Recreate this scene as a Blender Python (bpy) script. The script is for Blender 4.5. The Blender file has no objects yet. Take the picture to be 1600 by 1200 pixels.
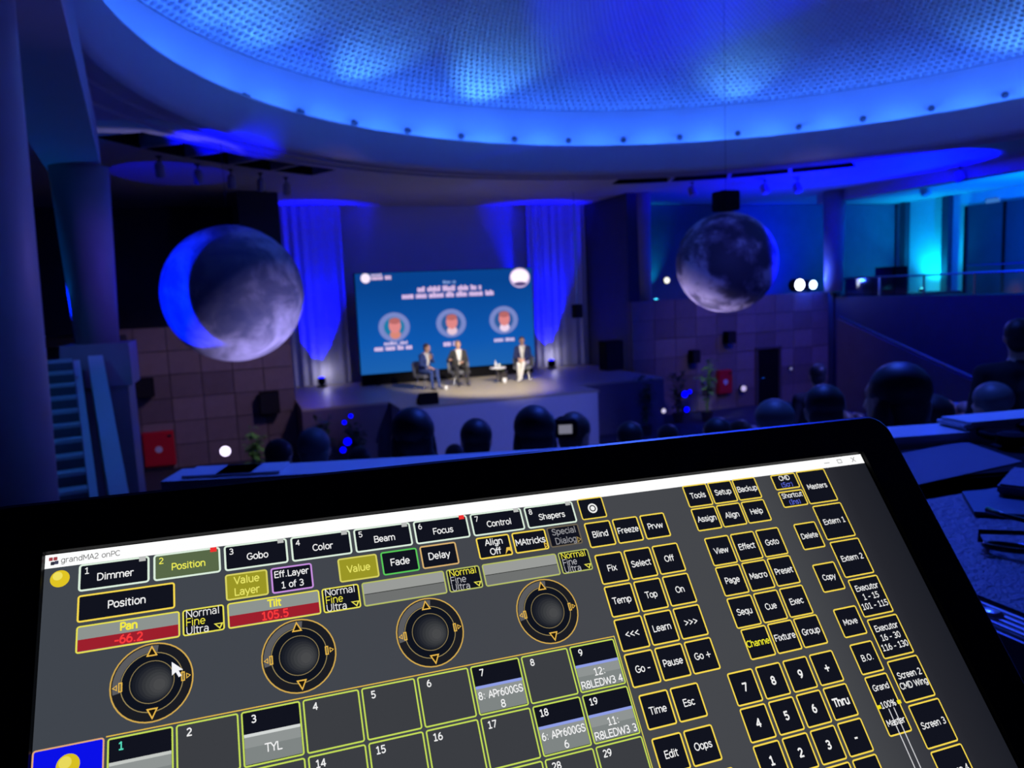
import bpy, bmesh, math, random
from mathutils import Vector, Matrix
import numpy as np
random.seed(7)
PI = math.pi
scene = bpy.context.scene
COL = scene.collection

# ------------------------------------------------------------------ camera
FPX = 1190.0
CAM = Vector((0, 0, 4.3))
_d = Vector((.0433, .992, .1198)).normalized()
_Z = -_d
_f = Vector((0, 0, 1)); _f = (_f - _f.dot(_Z) * _Z).normalized()
_r = _d.cross(_f)
_p = math.radians(19.5)
_Y = _f * math.cos(_p) - _r * math.sin(_p)
_X = _r * math.cos(_p) + _f * math.sin(_p)
M = Matrix((_X, _Y, _Z))                       # camera axes (right, down, forward) -> world
cam_d = bpy.data.cameras.new('camera')
cam = bpy.data.objects.new('camera', cam_d); COL.objects.link(cam)
cam_d.sensor_width = 36; cam_d.lens = FPX * 36 / 1600
cam_d.clip_start = .02; cam_d.clip_end = 200
R3 = Matrix((M @ Vector((1, 0, 0)), M @ Vector((0, -1, 0)), M @ Vector((0, 0, -1)))).transposed()
cam.matrix_world = Matrix.Translation(CAM) @ R3.to_4x4()
cam_d.dof.use_dof = True; cam_d.dof.focus_distance = .43; cam_d.dof.aperture_fstop = 14
cam_d.dof.aperture_blades = 0
scene.camera = cam
vs = scene.view_settings
vs.view_transform = 'Standard'; vs.look = 'None'; vs.gamma = 1; vs.use_curve_mapping = False
vs.exposure = 0.0

def ray(x, y): return M @ Vector(((x - 800) / FPX, (y - 600) / FPX, 1))
def wz(x, y, z): v = ray(x, y); return CAM + v * ((z - CAM.z) / v.z)
def wy(x, y, Y): v = ray(x, y); return CAM + v * (Y / v.y)
def wx(x, y, X): v = ray(x, y); return CAM + v * (X / v.x)

# ------------------------------------------------------------------ world and stage lights
world = bpy.data.worlds.new('world'); scene.world = world; world.use_nodes = True
bg = world.node_tree.nodes['Background']
bg.inputs[0].default_value = (.02, .03, .35, 1); bg.inputs[1].default_value = .035

def light(name, kind, loc, target=None, energy=100, color=(1, 1, 1), size=.1, angle=40, blend=.3, parent=None):
    ld = bpy.data.lights.new(name, kind); ld.energy = energy; ld.color = color
    if kind == 'AREA': ld.size = size
    else: ld.shadow_soft_size = size
    if kind == 'SPOT': ld.spot_size = math.radians(angle); ld.spot_blend = blend
    o = bpy.data.objects.new(name, ld); COL.objects.link(o); o.location = loc
    if target is not None:
        o.rotation_euler = (Vector(target) - Vector(loc)).to_track_quat('-Z', 'Y').to_euler()
    return o

DC = Vector((7.65, 9.45, 0))                   # centre of the round ceiling
KC = Vector((6.7, 24.0, 0))                    # centre of the curved seat rows
DB = (.0, .0, 1.0)                           # saturated LED blue
def polar(c, r, a, z): return Vector((c.x + r * math.cos(a), c.y + r * math.sin(a), z))

# warm white key light on the panel, from the front ceiling slot
light('panel_key_light', 'SPOT', (7.6, 12.5, 7.9), (6.7, 21.6, 1.6), 7500, (1, .86, .58), .15, 25, .75)
light('panel_side_light', 'SPOT', (3.2, 14.5, 7.9), (6.8, 21.7, 1.7), 2200, (1, .9, .7), .15, 26, .8)
# lilac-white spill lighting the globes from the front of the stage
light('globe_light_earth', 'SPOT', (2.6, 13.2, .8), (0, 15.2, 4.4), 1050, (.44, .40, 1), .12, 31, .3)
light('globe_light_moon', 'SPOT', (8.4, 15.5, .7), (9.7, 13.7, 4.7), 1200, (.58, .48, 1), .12, 27, .3)
light('globe_blue_earth', 'SPOT', (-4.9, 12.9, 4.3), (-.95, 14.75, 4.55), 5000, (.0, .012, 1), .03, 25, .05)
light('globe_blue_moon', 'SPOT', (16.5, 7.5, 6.2), (10.5, 13.25, 4.85), 15000, DB, .06, 10, .5)
# saturated blue washes thrown on the ceiling
light('ceiling_wash_left', 'SPOT', (-1.2, 12.6, 4.4), wz(345, 222, 7.3), 3200, DB, .1, 26, .3)
light('ceiling_wash_right', 'SPOT', (18.6, 14.0, 4.3), wz(1400, 258, 7.3), 16000, DB, .1, 74, .7)
light('ceiling_disc_left', 'SPOT', (-1.8, 16.4, 4.2), wz(262, 268, 7.3), 330, DB, .03, 34, .05)
light('dome_wash_a', 'SPOT', (3.4, 4.0, 5.6), (7.6, 13.0, 9.9), 3600, DB, .1, 24, .5)
light('dome_wash_b', 'SPOT', (12.6, 4.0, 5.6), (10.6, 12.0, 9.9), 3400, DB, .1, 24, .5)
# unseen spots added to light the seats, control desk, stage and stone walls
light('seat_wash', 'SPOT', (3.6, 4.8, 8.9), (2.6, 2.2, 3.4), 1350, (.04, .11, 1), .3, 70, .6)
light('seat_wash_far', 'SPOT', (9.0, 3.5, 8.8), (8.0, 7.2, 1.6), 4200, (.10, .12, 1), .4, 70, .8)
light('desk_wash', 'SPOT', (3.9, 3.6, 7.6), (1.1, .9, 3.9), 300, (.005, .03, 1), .1, 30, .6)
light('stage_back_wash', 'SPOT', (6.6, 19.8, 7.1), (6.6, 25.6, 4.4), 150, (.02, .05, 1), .3, 95, .8)
light('apron_wash', 'SPOT', (7.0, 8.0, 9.0), (6.4, 18.6, .8), 2600, (.18, .22, 1), .3, 34, .8)
light('hall_fill', 'POINT', (7.65, 9.45, 5.6), None, 210, (.10, .11, 1), .6)  # fill added in mid-hall to lift the cove fascia, no fixture there
light('stone_wash_left', 'SPOT', (4.6, 13.6, 8.2), (-1.4, 22, 1.0), 1300, (.6, .42, .85), .5, 40, .8)
light('stone_wash_right', 'SPOT', (12.0, 12.0, 8.0), (16.5, 22, 1.4), 900, (.48, .36, .9), .5, 44, .8)

# ------------------------------------------------------------------ materials
MATS = {}
def lin(c):
    if isinstance(c, str): c = tuple(int(c[i:i + 2], 16) for i in (0, 2, 4))
    return tuple((v / 255 / 12.92 if v / 255 <= .04045 else ((v / 255 + .055) / 1.055) ** 2.4) for v in c)
def emis(hexc, s=1.0):
    k = ('e', hexc, s)
    if k in MATS: return MATS[k]
    m = bpy.data.materials.new('glow_' + hexc); m.use_nodes = True; n = m.node_tree
    n.nodes.clear(); e = n.nodes.new('ShaderNodeEmission'); o = n.nodes.new('ShaderNodeOutputMaterial')
    e.inputs[0].default_value = (*lin(hexc), 1); e.inputs[1].default_value = s
    n.links.new(e.outputs[0], o.inputs[0]); MATS[k] = m; return m
def pbr(name, col, rough=.6, metal=0, noise=0, nscale=8, bump=0, spec=.4, rnd=0, col2=None):
    if name in MATS: return MATS[name]
    m = bpy.data.materials.new(name); m.use_nodes = True; n = m.node_tree; b = n.nodes['Principled BSDF']
    b.inputs['Roughness'].default_value = rough; b.inputs['Metallic'].default_value = metal
    b.inputs['Specular IOR Level'].default_value = spec
    b.inputs['Base Color'].default_value = (*col, 1)
    if noise or bump or rnd:
        tc = n.nodes.new('ShaderNodeTexCoord'); nz = n.nodes.new('ShaderNodeTexNoise')
        nz.inputs['Scale'].default_value = nscale; nz.inputs['Detail'].default_value = 5
        n.links.new(tc.outputs['Object'], nz.inputs['Vector'])
        mx = n.nodes.new('ShaderNodeMix'); mx.data_type = 'RGBA'
        c2 = col2 or tuple(v * (1 - noise) for v in col)
        mx.inputs[6].default_value = (*col, 1); mx.inputs[7].default_value = (*c2, 1)
        n.links.new(nz.outputs['Fac'], mx.inputs[0])
        out = mx.outputs[2]
        if rnd:
            oi = n.nodes.new('ShaderNodeObjectInfo'); mr = n.nodes.new('ShaderNodeMapRange')
            mr.inputs[3].default_value = 1 - rnd; mr.inputs[4].default_value = 1 + rnd * .6
            n.links.new(oi.outputs['Random'], mr.inputs[0])
            vm = n.nodes.new('ShaderNodeVectorMath'); vm.operation = 'SCALE'
            n.links.new(out, vm.inputs[0]); n.links.new(mr.outputs[0], vm.inputs['Scale']); out = vm.outputs[0]
        n.links.new(out, b.inputs['Base Color'])
        if bump:
            bp = n.nodes.new('ShaderNodeBump'); bp.inputs['Strength'].default_value = bump; bp.inputs['Distance'].default_value = .02
            n.links.new(nz.outputs['Fac'], bp.inputs['Height']); n.links.new(bp.outputs[0], b.inputs['Normal'])
    MATS[name] = m; return m

PLASTER = pbr('plaster', (.62, .62, .64), .7, noise=.08, nscale=3)
SOFFIT = pbr('soffit_paint', (.5, .48, .5), .6, noise=.1, nscale=1.5)
DOMEM = pbr('dome_panels', (.75, .76, .78), .5, noise=.05, nscale=2)
STONE = pbr('stone', (.30, .235, .21), .55, noise=.35, nscale=4, bump=.1, rnd=.28)
STONEBACK = pbr('stone_joint', (.10, .085, .08), .8, noise=.3)
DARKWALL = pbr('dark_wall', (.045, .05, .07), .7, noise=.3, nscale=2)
COLM = pbr('column_stone', (.42, .38, .38), .5, noise=.2, nscale=3)
BLACK = pbr('black_matt', (.006, .006, .008), .85, noise=.3, nscale=20, spec=.08)
BLACKGL = pbr('black_gloss', (.003, .003, .005), .18, noise=.2, nscale=20, spec=.25)
CARPET = pbr('dark_carpet', (.05, .045, .06), .9, noise=.4, nscale=30, bump=.2)
STAGEF = pbr('stage_floor', (.42, .37, .27), .45, noise=.2, nscale=6)
STAGEW = pbr('stage_front', (.55, .55, .6), .6, noise=.1)
DRAPE = pbr('drape', (.6, .6, .66), .85, noise=.1, nscale=12)
WHITEP = pbr('white_laminate', (.7, .72, .75), .35, noise=.08, nscale=10)
METAL = pbr('steel', (.6, .6, .6), .25, metal=1, noise=.1)
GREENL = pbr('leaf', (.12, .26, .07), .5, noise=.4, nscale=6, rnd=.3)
POT = pbr('pot', (.05, .045, .05), .5, noise=.2)
RED = pbr('red_enamel', (.7, .015, .03), .4, noise=.1)
SKIN = pbr('skin', (.62, .36, .25), .5, noise=.12, nscale=10)

# ------------------------------------------------------------------ mesh helpers
class MB:
    def __init__(s): s.v = []; s.f = []; s.m = []
    def add(s, v, f, mi=0):
        o = len(s.v); s.v += [tuple(p) for p in v]; s.f += [tuple(i + o for i in q) for q in f]; s.m += [mi] * len(f)
    def box(s, c, d, rot=None, mi=0, bev=0):
        x, y, z = (k / 2 for k in d); c = Vector(c)
        if bev <= 0:
            v = [Vector((a * x, b * y, e * z)) for a in (-1, 1) for b in (-1, 1) for e in (-1, 1)]
            f = [(0, 1, 3, 2), (4, 6, 7, 5), (0, 4, 5, 1), (2, 3, 7, 6), (0, 2, 6, 4), (1, 5, 7, 3)]
        else:
            bm = bmesh.new(); bmesh.ops.create_cube(bm, size=1)
            for w in bm.verts: w.co = Vector((w.co.x * d[0], w.co.y * d[1], w.co.z * d[2]))
            bmesh.ops.bevel(bm, geom=bm.edges[:], offset=bev, segments=2, affect='EDGES')
            bm.verts.index_update(); v = [w.co.copy() for w in bm.verts]; f = [[w.index for w in q.verts] for q in bm.faces]; bm.free()
        if rot is not None: v = [rot @ p for p in v]
        s.add([c + p for p in v], f, mi); return s
    def tube(s, pts, rs, n=10, mi=0, cap=True):
        pts = [Vector(p) for p in pts]
        if not hasattr(rs, '__len__'): rs = [rs] * len(pts)
        v = []; f = []
        for i, p in enumerate(pts):
            t = (pts[min(i + 1, len(pts) - 1)] - pts[max(i - 1, 0)]).normalized()
            a = t.orthogonal().normalized() if i == 0 else (a - a.dot(t) * t).normalized()
            b = t.cross(a)
            v += [p + (a * math.cos(2 * PI * k / n) + b * math.sin(2 * PI * k / n)) * rs[i] for k in range(n)]
        for i in range(len(pts) - 1):
            for k in range(n): f.append((i * n + k, i * n + (k + 1) % n, (i + 1) * n + (k + 1) % n, (i + 1) * n + k))
        if cap: f.append(tuple(range(n - 1, -1, -1))); f.append(tuple((len(pts) - 1) * n + k for k in range(n)))
        s.add(v, f, mi); return s
    def lathe(s, prof, c=(0, 0, 0), n=24, mi=0, rot=None):
        c = Vector(c); v = []; f = []
        for r, z in prof:
            for k in range(n):
                p = Vector((r * math.cos(2 * PI * k / n), r * math.sin(2 * PI * k / n), z))
                v.append(c + (rot @ p if rot is not None else p))
        for i in range(len(prof) - 1):
            for k in range(n): f.append((i * n + k, i * n + (k + 1) % n, (i + 1) * n + (k + 1) % n, (i + 1) * n + k))
        f.append(tuple(range(n - 1, -1, -1))); f.append(tuple((len(prof) - 1) * n + k for k in range(n)))
        s.add(v, f, mi); return s
    def ball(s, c, r, mi=0, nu=14, nv=9, rot=None):
        c = Vector(c); r = r if hasattr(r, '__len__') else (r, r, r)
        v = []; f = []
        for j in range(nv + 1):
            th = PI * j / nv
            for i in range(nu):
                ph = 2 * PI * i / nu
                p = Vector((r[0] * math.sin(th) * math.cos(ph), r[1] * math.sin(th) * math.sin(ph), r[2] * math.cos(th)))
                v.append(c + (rot @ p if rot is not None else p))
        for j in range(nv):
            for i in range(nu): f.append((j * nu + i, (j + 1) * nu + i, (j + 1) * nu + (i + 1) % nu, j * nu + (i + 1) % nu))
        s.add(v, f, mi); return s
    def prism(s, poly, z0, z1, mi=0):
        n = len(poly); v = [(p[0], p[1], z0) for p in poly] + [(p[0], p[1], z1) for p in poly]
        f = [tuple(range(n - 1, -1, -1)), tuple(range(n, 2 * n))] + [(i, (i + 1) % n, n + (i + 1) % n, n + i) for i in range(n)]
        s.add(v, f, mi); return s
    def build(s, name, mats, parent=None, loc=None, rotz=0, smooth=False):
        me = bpy.data.meshes.new(name); me.from_pydata(s.v, [], s.f)
        if not isinstance(mats, (list, tuple)): mats = [mats]
        for m in mats: me.materials.append(m)
        me.polygons.foreach_set('material_index', s.m)
        if smooth: me.polygons.foreach_set('use_smooth', [True] * len(s.f))
        me.update()
        return link(name, me, parent, loc, rotz)

def link(name, me, parent=None, loc=None, rotz=0):
    o = bpy.data.objects.new(name, me); COL.objects.link(o)
    if loc is not None: o.location = loc
    o.rotation_euler = (0, 0, rotz)
    if parent is not None: o.parent = parent
    return o
def tag(o, label, cat, group=None):
    o['label'] = label; o['category'] = cat
    if group: o['group'] = group
    return o
def struct(o): o['kind'] = 'structure'; return o
def thing(name, label, cat, loc=(0, 0, 0), rotz=0, group=None):
    o = link(name, None, None, loc, rotz); o.empty_display_size = .1
    return tag(o, label, cat, group)
def dup(root, loc=None, rotz=None, label=None, group=None):
    def cp(o, par):
        c = o.copy(); COL.objects.link(c); c.parent = par
        for ch in list(o.children):
            if ch.type != 'LIGHT': cp(ch, c)
        return c
    r = cp(root, None)
    if loc is not None: r.location = loc
    if rotz is not None: r.rotation_euler = (0, 0, rotz)
    if label: r['label'] = label
    if group: r['group'] = group
    return r

# ================================================================== THE HALL
ZC = 7.3                                       # underside of the ceiling around the dome
# ---- floor and curved tiers
m = MB(); m.box((10, 11.5, -.1), (46, 32, .2)); floor = struct(m.build('floor', CARPET))
def ring(m, c, r0, r1, a0, a1, z0, z1, n, mi=0):
    v = []; f = []
    for i in range(n + 1):
        a = a0 + (a1 - a0) * i / n
        for r, z in ((r0, z0), (r1, z0), (r1, z1), (r0, z1)): v.append(polar(c, r, a, z))
    for i in range(n):
        b = i * 4
        for k in range(4): f.append((b + k, b + 4 + k, b + 4 + (k + 1) % 4, b + (k + 1) % 4))
    f.append((0, 3, 2, 1)); f.append((n * 4, n * 4 + 1, n * 4 + 2, n * 4 + 3))
    m.add(v, f, mi); return m
def tier_z(rho):
    if rho > 22.9: return 3.0
    k = math.floor(22.9 - rho)
    return max(0., 2.6 - .25 * k)
A0, A1 = math.radians(237), math.radians(316)
for k in range(11):
    z = 2.6 - .25 * k
    if z < .06: break
    struct(ring(MB(), KC, 21.9 - k, 22.9 - k, A0, A1, 0, z, 30).build('tier', CARPET, floor))
struct(ring(MB(), KC, 22.9, 26.5, A0, A1, 0, 3.0, 30).build('tier', CARPET, floor))

# ---- ceiling with round opening, vent slots, cove ring and perforated dome
SL = [(120, 149, 5), (41, 75, 4)]
rads = [9.07, 9.25, 9.8, 10.45, 11.35, 13, 15.5, 20, 25]
angs = sorted(set(range(0, 361, 3)) | {120, 149, 41, 75, 150, 75})
m = MB(); slots = MB()
for i in range(len(rads) - 1):
    for a, b in zip(angs[:-1], angs[1:]):
        slot = rads[i] == 10.45 and any(s[0] <= a < s[1] for s in SL)
        A, B = math.radians(a), math.radians(b)
        if not slot:
            q = [polar(DC, rads[i], A, ZC), polar(DC, rads[i], B, ZC), polar(DC, rads[i + 1], B, ZC), polar(DC, rads[i + 1], A, ZC)]
            m.add(q, [(0, 1, 2, 3)])
ceiling = struct(m.build('ceiling', SOFFIT))
for a0, a1, n in SL:
    b = ring(MB(), DC, 10.45, 11.35, math.radians(a0), math.radians(a1), ZC + .55, ZC + .6, 12)
    ring(b, DC, 10.40, 10.45, math.radians(a0), math.radians(a1), ZC, ZC + .6, 12)
    ring(b, DC, 11.35, 11.40, math.radians(a0), math.radians(a1), ZC, ZC + .6, 12)
    b.build('vent_slot', BLACK, ceiling)
    for k in range(1, n):
        a = math.radians(a0 + (a1 - a0) * k / n)
        MB().box(polar(DC, 10.9, a, ZC + .12), (.9, .09, .25), Matrix.Rotation(a, 3, 'Z')).build('slot_divider', SOFFIT, ceiling)
# stepped curved edge below the soffit near the ring
def lathe_open(prof, c, n, name, mat, parent, smooth=True):
    m = MB(); v = []; f = []
    for r, z in prof:
        for k in range(n): v.append(polar(c, r, 2 * PI * k / n, z))
    for i in range(len(prof) - 1):
        for k in range(n): f.append((i * n + k, i * n + (k + 1) % n, (i + 1) * n + (k + 1) % n, (i + 1) * n + k))
    m.add(v, f); return m.build(name, mat, parent, smooth=smooth)
for r_ in (9.45, 9.95): ring(MB(), DC, r_, r_ + .08, 0, 2 * PI, ZC - .05, ZC + .02, 120).build('soffit_ring', SOFFIT, ceiling)
dome = struct(link('ceiling_dome', None)); dome.empty_display_size = .1
dome.location = (0, 0, 0)
lathe_open([(9.12, ZC), (9.12, ZC - .05), (9.06, ZC - .06), (8.99, ZC + .06), (8.94, ZC + .3), (8.92, ZC + .62), (8.93, ZC + .66), (8.98, ZC + .66), (9.0, ZC + .3)], DC, 120, 'cove_fascia', PLASTER, dome)
lathe_open([(9.0, ZC + .3), (9.76, ZC + .3), (9.73, ZC + .6), (9.52, ZC + 1.65)], DC, 120, 'cove_skirt', DOMEM, dome)
def dome_z(r): return ZC + 1.65 + 2.1 * (1 - (r / 9.52) ** 2)
NP = 350; dr = 2 * PI / NP; q = math.exp(-dr * .9)
r = 9.50; V = []; Fc = []; row = 0
hx = [(math.cos(PI / 3 * k + PI / 6), math.sin(PI / 3 * k + PI / 6)) for k in range(6)]
while r > 3.2:
    r2 = r * q; rm = (r + r2) / 2; hr = .42
    for k in range(NP):
        a = (k + .5 * (row % 2)) * dr
        base = len(V)
        pts = []
        for rr, aa in ((r, a - dr / 2), (r, a + dr / 2), (r2, a + dr / 2), (r2, a - dr / 2)): pts.append((rr, aa, 0))
        for x, y in hx: pts.append((rm * (1 + y * hr * dr), a + x * hr * dr, 0))
        for x, y in hx: pts.append((rm * (1 + y * hr * dr * .92), a + x * hr * dr * .92, .10))
        V += [(DC.x + p[0] * math.cos(p[1]), DC.y + p[0] * math.sin(p[1]), dome_z(p[0]) + p[2]) for p in pts]
        # hx order: 30,90,150,210,270,330 degrees; +y = outwards (towards r)
        o = [base + i for i in range(4)]; h = [base + 4 + i for i in range(6)]; d = [base + 10 + i for i in range(6)]
        Fc += [(o[0], o[1], h[1]), (o[1], h[0], h[1]), (o[1], o[2], h[5], h[0]), (o[2], h[4], h[5]), (o[2], o[3], h[4]), (o[3], h[3], h[4]), (o[3], o[0], h[2], h[3]), (o[0], h[1], h[2])]
        Fc += [(h[i], h[(i + 1) % 6], d[(i + 1) % 6], d[i]) for i in range(6)]
        Fc += [(d[0], d[1], d[2], d[3]), (d[0], d[3], d[4], d[5])]
    r = r2; row += 1
me = bpy.data.meshes.new('perforated_shell'); me.from_pydata(V, [], Fc); me.materials.append(DOMEM)
link('perforated_shell', me, dome)
lathe_open([(r, dome_z(r)), (2, dome_z(2)), (.9, dome_z(.9)), (.01, dome_z(0))], DC, 60, 'dome_crown', DOMEM, dome)
kn = MB(); kn.lathe([(.075, 0), (.075, .03), (.045, .05), (.045, .12), (.03, .14)], n=10)
knob = None
for k in range(40):
    a = 2 * PI * (k + .35) / 40; p = polar(DC, 9.66, a, ZC + .92)
    if knob is None: knob = kn.build('cove_knob', pbr('knob_paint', (.14, .14, .16), .5, noise=.2), dome); o = knob
    else: o = knob.copy(); COL.objects.link(o)
    o.location = p
    o.rotation_euler = Vector((-math.cos(a), -math.sin(a), -.2)).to_track_quat('Z', 'Y').to_euler()
    # cove lamp between two knobs
    a2 = a + PI / 40
    deg = math.degrees(a2) % 360
    near = 1.0
    light('cove_lamp', 'POINT', polar(DC, 9.13, a2, ZC + .46), None, 23, (.028, .15, 1), .08)
for px, py, e in ((755, 150, 120), (590, 108, 80), (1150, 150, 70), (340, 30, 50), (1560, 60, 60), (420, 60, 60)):
    p = wz(px, py, ZC + 1.75); d = (p - DC); a = math.atan2(d.y, d.x)
    light('cove_spot', 'SPOT', polar(DC, 9.25, a, ZC + .55), polar(DC, 8.3, a, dome_z(8.3)), e * 1.6, (.10, .42, 1), .05, 80, .9)

# ---- back wall, stage curtains
struct(MB().box((6.7, 25.75, 3.65), (46, .3, 7.3)).build('wall_back', DRAPE if False else PLASTER))
def drape(x0, x1, y, z0, z1, label):
    n = 90; v = []; f = []
    for i in range(n + 1):
        x = x0 + (x1 - x0) * i / n; yy = y + .025 * math.sin((x - x0) * 2 * PI / .30) + .02 * math.sin((x - x0) * 23)
        v += [(x, yy, z0), (x, yy, z1), (x, yy + .04, z0), (x, yy + .04, z1)]
    for i in range(n):
        b = 4 * i; f += [(b, b + 4, b + 5, b + 1), (b + 2, b + 3, b + 7, b + 6), (b, b + 2, b + 6, b + 4), (b + 1, b + 5, b + 7, b + 3)]
    m = MB(); m.add(v, f); o = m.build('stage_curtain', DRAPE); return tag(o, label, 'curtain')
drape(1.35, 3.35, 25.3, 1.56, 7.28, 'pale pleated stage curtain lit blue, on the globe-of-earth side of the screen')
drape(9.75, 12.0, 25.3, 1.56, 7.28, 'pale pleated stage curtain lit blue, behind the panelist in white trousers')
# ---- stage
stage = thing('stage_platform', 'raised stage with wooden floor and pale front apron', 'stage', (6.6, 20.5, 0))
def sp(name, c, d, mat): return MB().box((c[0] - 6.6, c[1] - 20.5, c[2]), d).build(name, mat, stage)
sp('deck', (6.65, 22.75, 1.52), (10.6, 5.5, .06), STAGEF)
sp('body', (6.65, 22.75, .745), (10.6, 5.5, 1.49), pbr('stage_side', (.16, .13, .17), .6, noise=.2))
sp('apron_deck', (6.35, 19.3, 1.52), (5.5, 1.4, .06), STAGEF)
sp('apron_front', (6.35, 19.3, .745), (5.4, 1.4, 1.49), STAGEW)
# ---- stone side walls of the proscenium, panels as own pieces
def stonewall(name, x0, x1, y, z0, z1, pw, ph, hole=None):
    w = struct(MB().box(((x0 + x1) / 2, y + .15, (z0 + z1) / 2), (x1 - x0, .3, z1 - z0)).build(name, STONEBACK))
    nx = round((x1 - x0) / pw); nz = round((z1 - z0) / ph); pw = (x1 - x0) / nx; ph = (z1 - z0) / nz
    me = None
    for i in range(nx):
        for j in range(nz):
            c = (x0 + (i + .5) * pw, y - .012, z0 + (j + .5) * ph)
            if hole and hole[0] < c[0] < hole[1] and c[2] < hole[2]: continue
            if me is None:
                o = MB().box((0, 0, 0), (pw - .02, .05, ph - .02)).build('stone_panel', STONE, w); me = o.data
            else: o = link('stone_panel', me, w)
            o.location = (c[0], c[1] + random.uniform(-.006, .006), c[2])
    return w
stonewall('wall_left', -3.4, 1.33, 22, 0, 3.78, .8, .63)
dl, dr_ = wy(1180, 600, 22).x, wy(1216, 600, 22).x
stonewall('wall_right', 12.0, 20.0, 22, 0, 3.82, .8, .64, (dl - .1, dr_ + .1, 2.0))
# proscenium cheeks
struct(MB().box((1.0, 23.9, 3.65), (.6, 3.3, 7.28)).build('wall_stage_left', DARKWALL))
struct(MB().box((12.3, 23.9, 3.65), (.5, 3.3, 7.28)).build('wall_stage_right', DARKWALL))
# door in right wall
d1 = struct(link('door_1', None)); d1.location = ((dl + dr_) / 2, 21.9, 0)
MB().box((0, .06, .96), (dr_ - dl - .06, .05, 1.92)).build('door_leaf', BLACK, d1)
for s in (-1, 1): MB().box((s * (dr_ - dl) / 2, .03, .98), (.08, .12, 1.96)).build('door_frame', STONEBACK, d1)
MB().box((0, .03, 1.99), (dr_ - dl + .08, .12, .08)).build('door_frame', STONEBACK, d1)
MB().tube([(-.32, 0, .95), (-.32, -.03, .95), (-.2, -.03, .95)], .012, 8).build('door_handle', METAL, d1)

# ---- galleries
struct(MB().box((-4.4, 24, 3.5), (9.0, 3.4, .2)).build('floor_gallery_left', CARPET))
struct(MB().box((19.6, 23.8, 3.5), (14, 3.2, .2)).build('floor_gallery_back', CARPET))
struct(MB().box((23.6, 15.5, 3.4), (6.6, 13.2, .2)).build('floor_gallery_right', CARPET))
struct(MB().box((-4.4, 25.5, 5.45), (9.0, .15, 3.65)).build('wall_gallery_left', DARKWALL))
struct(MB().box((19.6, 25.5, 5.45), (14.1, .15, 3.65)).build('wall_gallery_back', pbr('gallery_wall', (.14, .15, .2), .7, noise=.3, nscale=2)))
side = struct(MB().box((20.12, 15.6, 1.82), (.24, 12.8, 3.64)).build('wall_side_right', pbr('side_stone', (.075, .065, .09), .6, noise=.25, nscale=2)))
TEAL = pbr('pale_teal_wall', (.42, .55, .55), .7, noise=.15, nscale=2)
struct(MB().box((26.75, 17, 5.4), (.2, 17, 3.78)).build('wall_gallery_right', TEAL))
struct(MB().box((20.1, 16, 7.12), (.5, 13, .36)).build('trim_1', SOFFIT))
# dark door in gallery wall
pd0, pd1 = wx(1508, 400, 26.6), wx(1640, 400, 26.6)
d2 = struct(link('door_2', None)); d2.location = (26.58, (pd0.y + pd1.y) / 2, 3.5)
W2 = abs(pd0.y - pd1.y)
MB().box((0, 0, 1.65), (.1, W2, 3.3)).build('door_leaf', DARKWALL, d2)
for s in (-1, 0, 1): MB().box((-.06, s * (W2 / 2 - .05), 1.65), (.06, .1, 3.3)).build('door_frame', BLACK, d2)
MB().box((-.07, 0, 1.05), (.05, W2 - .3, .05)).build('push_bar', METAL, d2)
# vertical teal piers on gallery wall
for px in (1412, 1478):
    p = wx(px, 400, 26.5)
    if p.y < 25.2: struct(MB().box((26.55, p.y, 5.4), (.3, .3, 3.75)).build('trim_2', DARKWALL))
GLS = bpy.data.materials.new('balustrade_glass'); GLS.use_nodes = True; nt = GLS.node_tree; nt.nodes.clear(); a_ = nt.nodes.new('ShaderNodeBsdfTransparent'); g_ = nt.nodes.new('ShaderNodeBsdfGlossy'); x_ = nt.nodes.new('ShaderNodeMixShader'); o_ = nt.nodes.new('ShaderNodeOutputMaterial'); a_.inputs[0].default_value = (.9, .95, .95, 1); g_.inputs['Roughness'].default_value = .08; x_.inputs[0].default_value = .07; nt.links.new(a_.outputs[0], x_.inputs[1]); nt.links.new(g_.outputs[0], x_.inputs[2]); nt.links.new(x_.outputs[0], o_.inputs[0])
bal = thing('glass_balustrade', 'glass balustrade with steel rail on the gallery edge before the cyan light', 'railing', (20.12, 15.6, 3.64))
zr = wx(1440, 430, 20.12).z - 3.64
MB().tube([(0, -6.3, zr), (0, 6.0, zr)], .03, 8).build('handrail', METAL, bal)
for k in range(8):
    y = -6.2 + 12.2 * k / 7; MB().box((0, y, zr / 2), (.04, .05, zr)).build('post', METAL, bal)
    if k < 7: MB().box((0, y + 12.2 / 14, zr / 2), (.012, 12.2 / 7 - .08, zr - .08)).build('pane', GLS, bal)
for px, w, h, lab in ((1345, 1.0, .75, 'black equipment case on the gallery behind the glass railing'), (1392, .9, 1.05, 'taller black equipment rack on the gallery beside the cyan light')):
    p = wx(px, 450, 22.0); t = thing('equipment_rack', lab, 'case', (22.0, p.y, 3.5)); MB().box((0, 0, h / 2 + .06), (.6, w, h), bev=.02).build('rack_body', BLACK, t); MB().box((-.31, 0, h / 2 + .06), (.02, w - .1, h - .1)).build('rack_front', BLACKGL, t)
    for sx_ in (-1, 1):
        for sy_ in (-1, 1): MB().ball((sx_ * .25, sy_ * (w / 2 - .08), .03), .03, 0, 8, 6).build('caster', BLACK, t)
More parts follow.
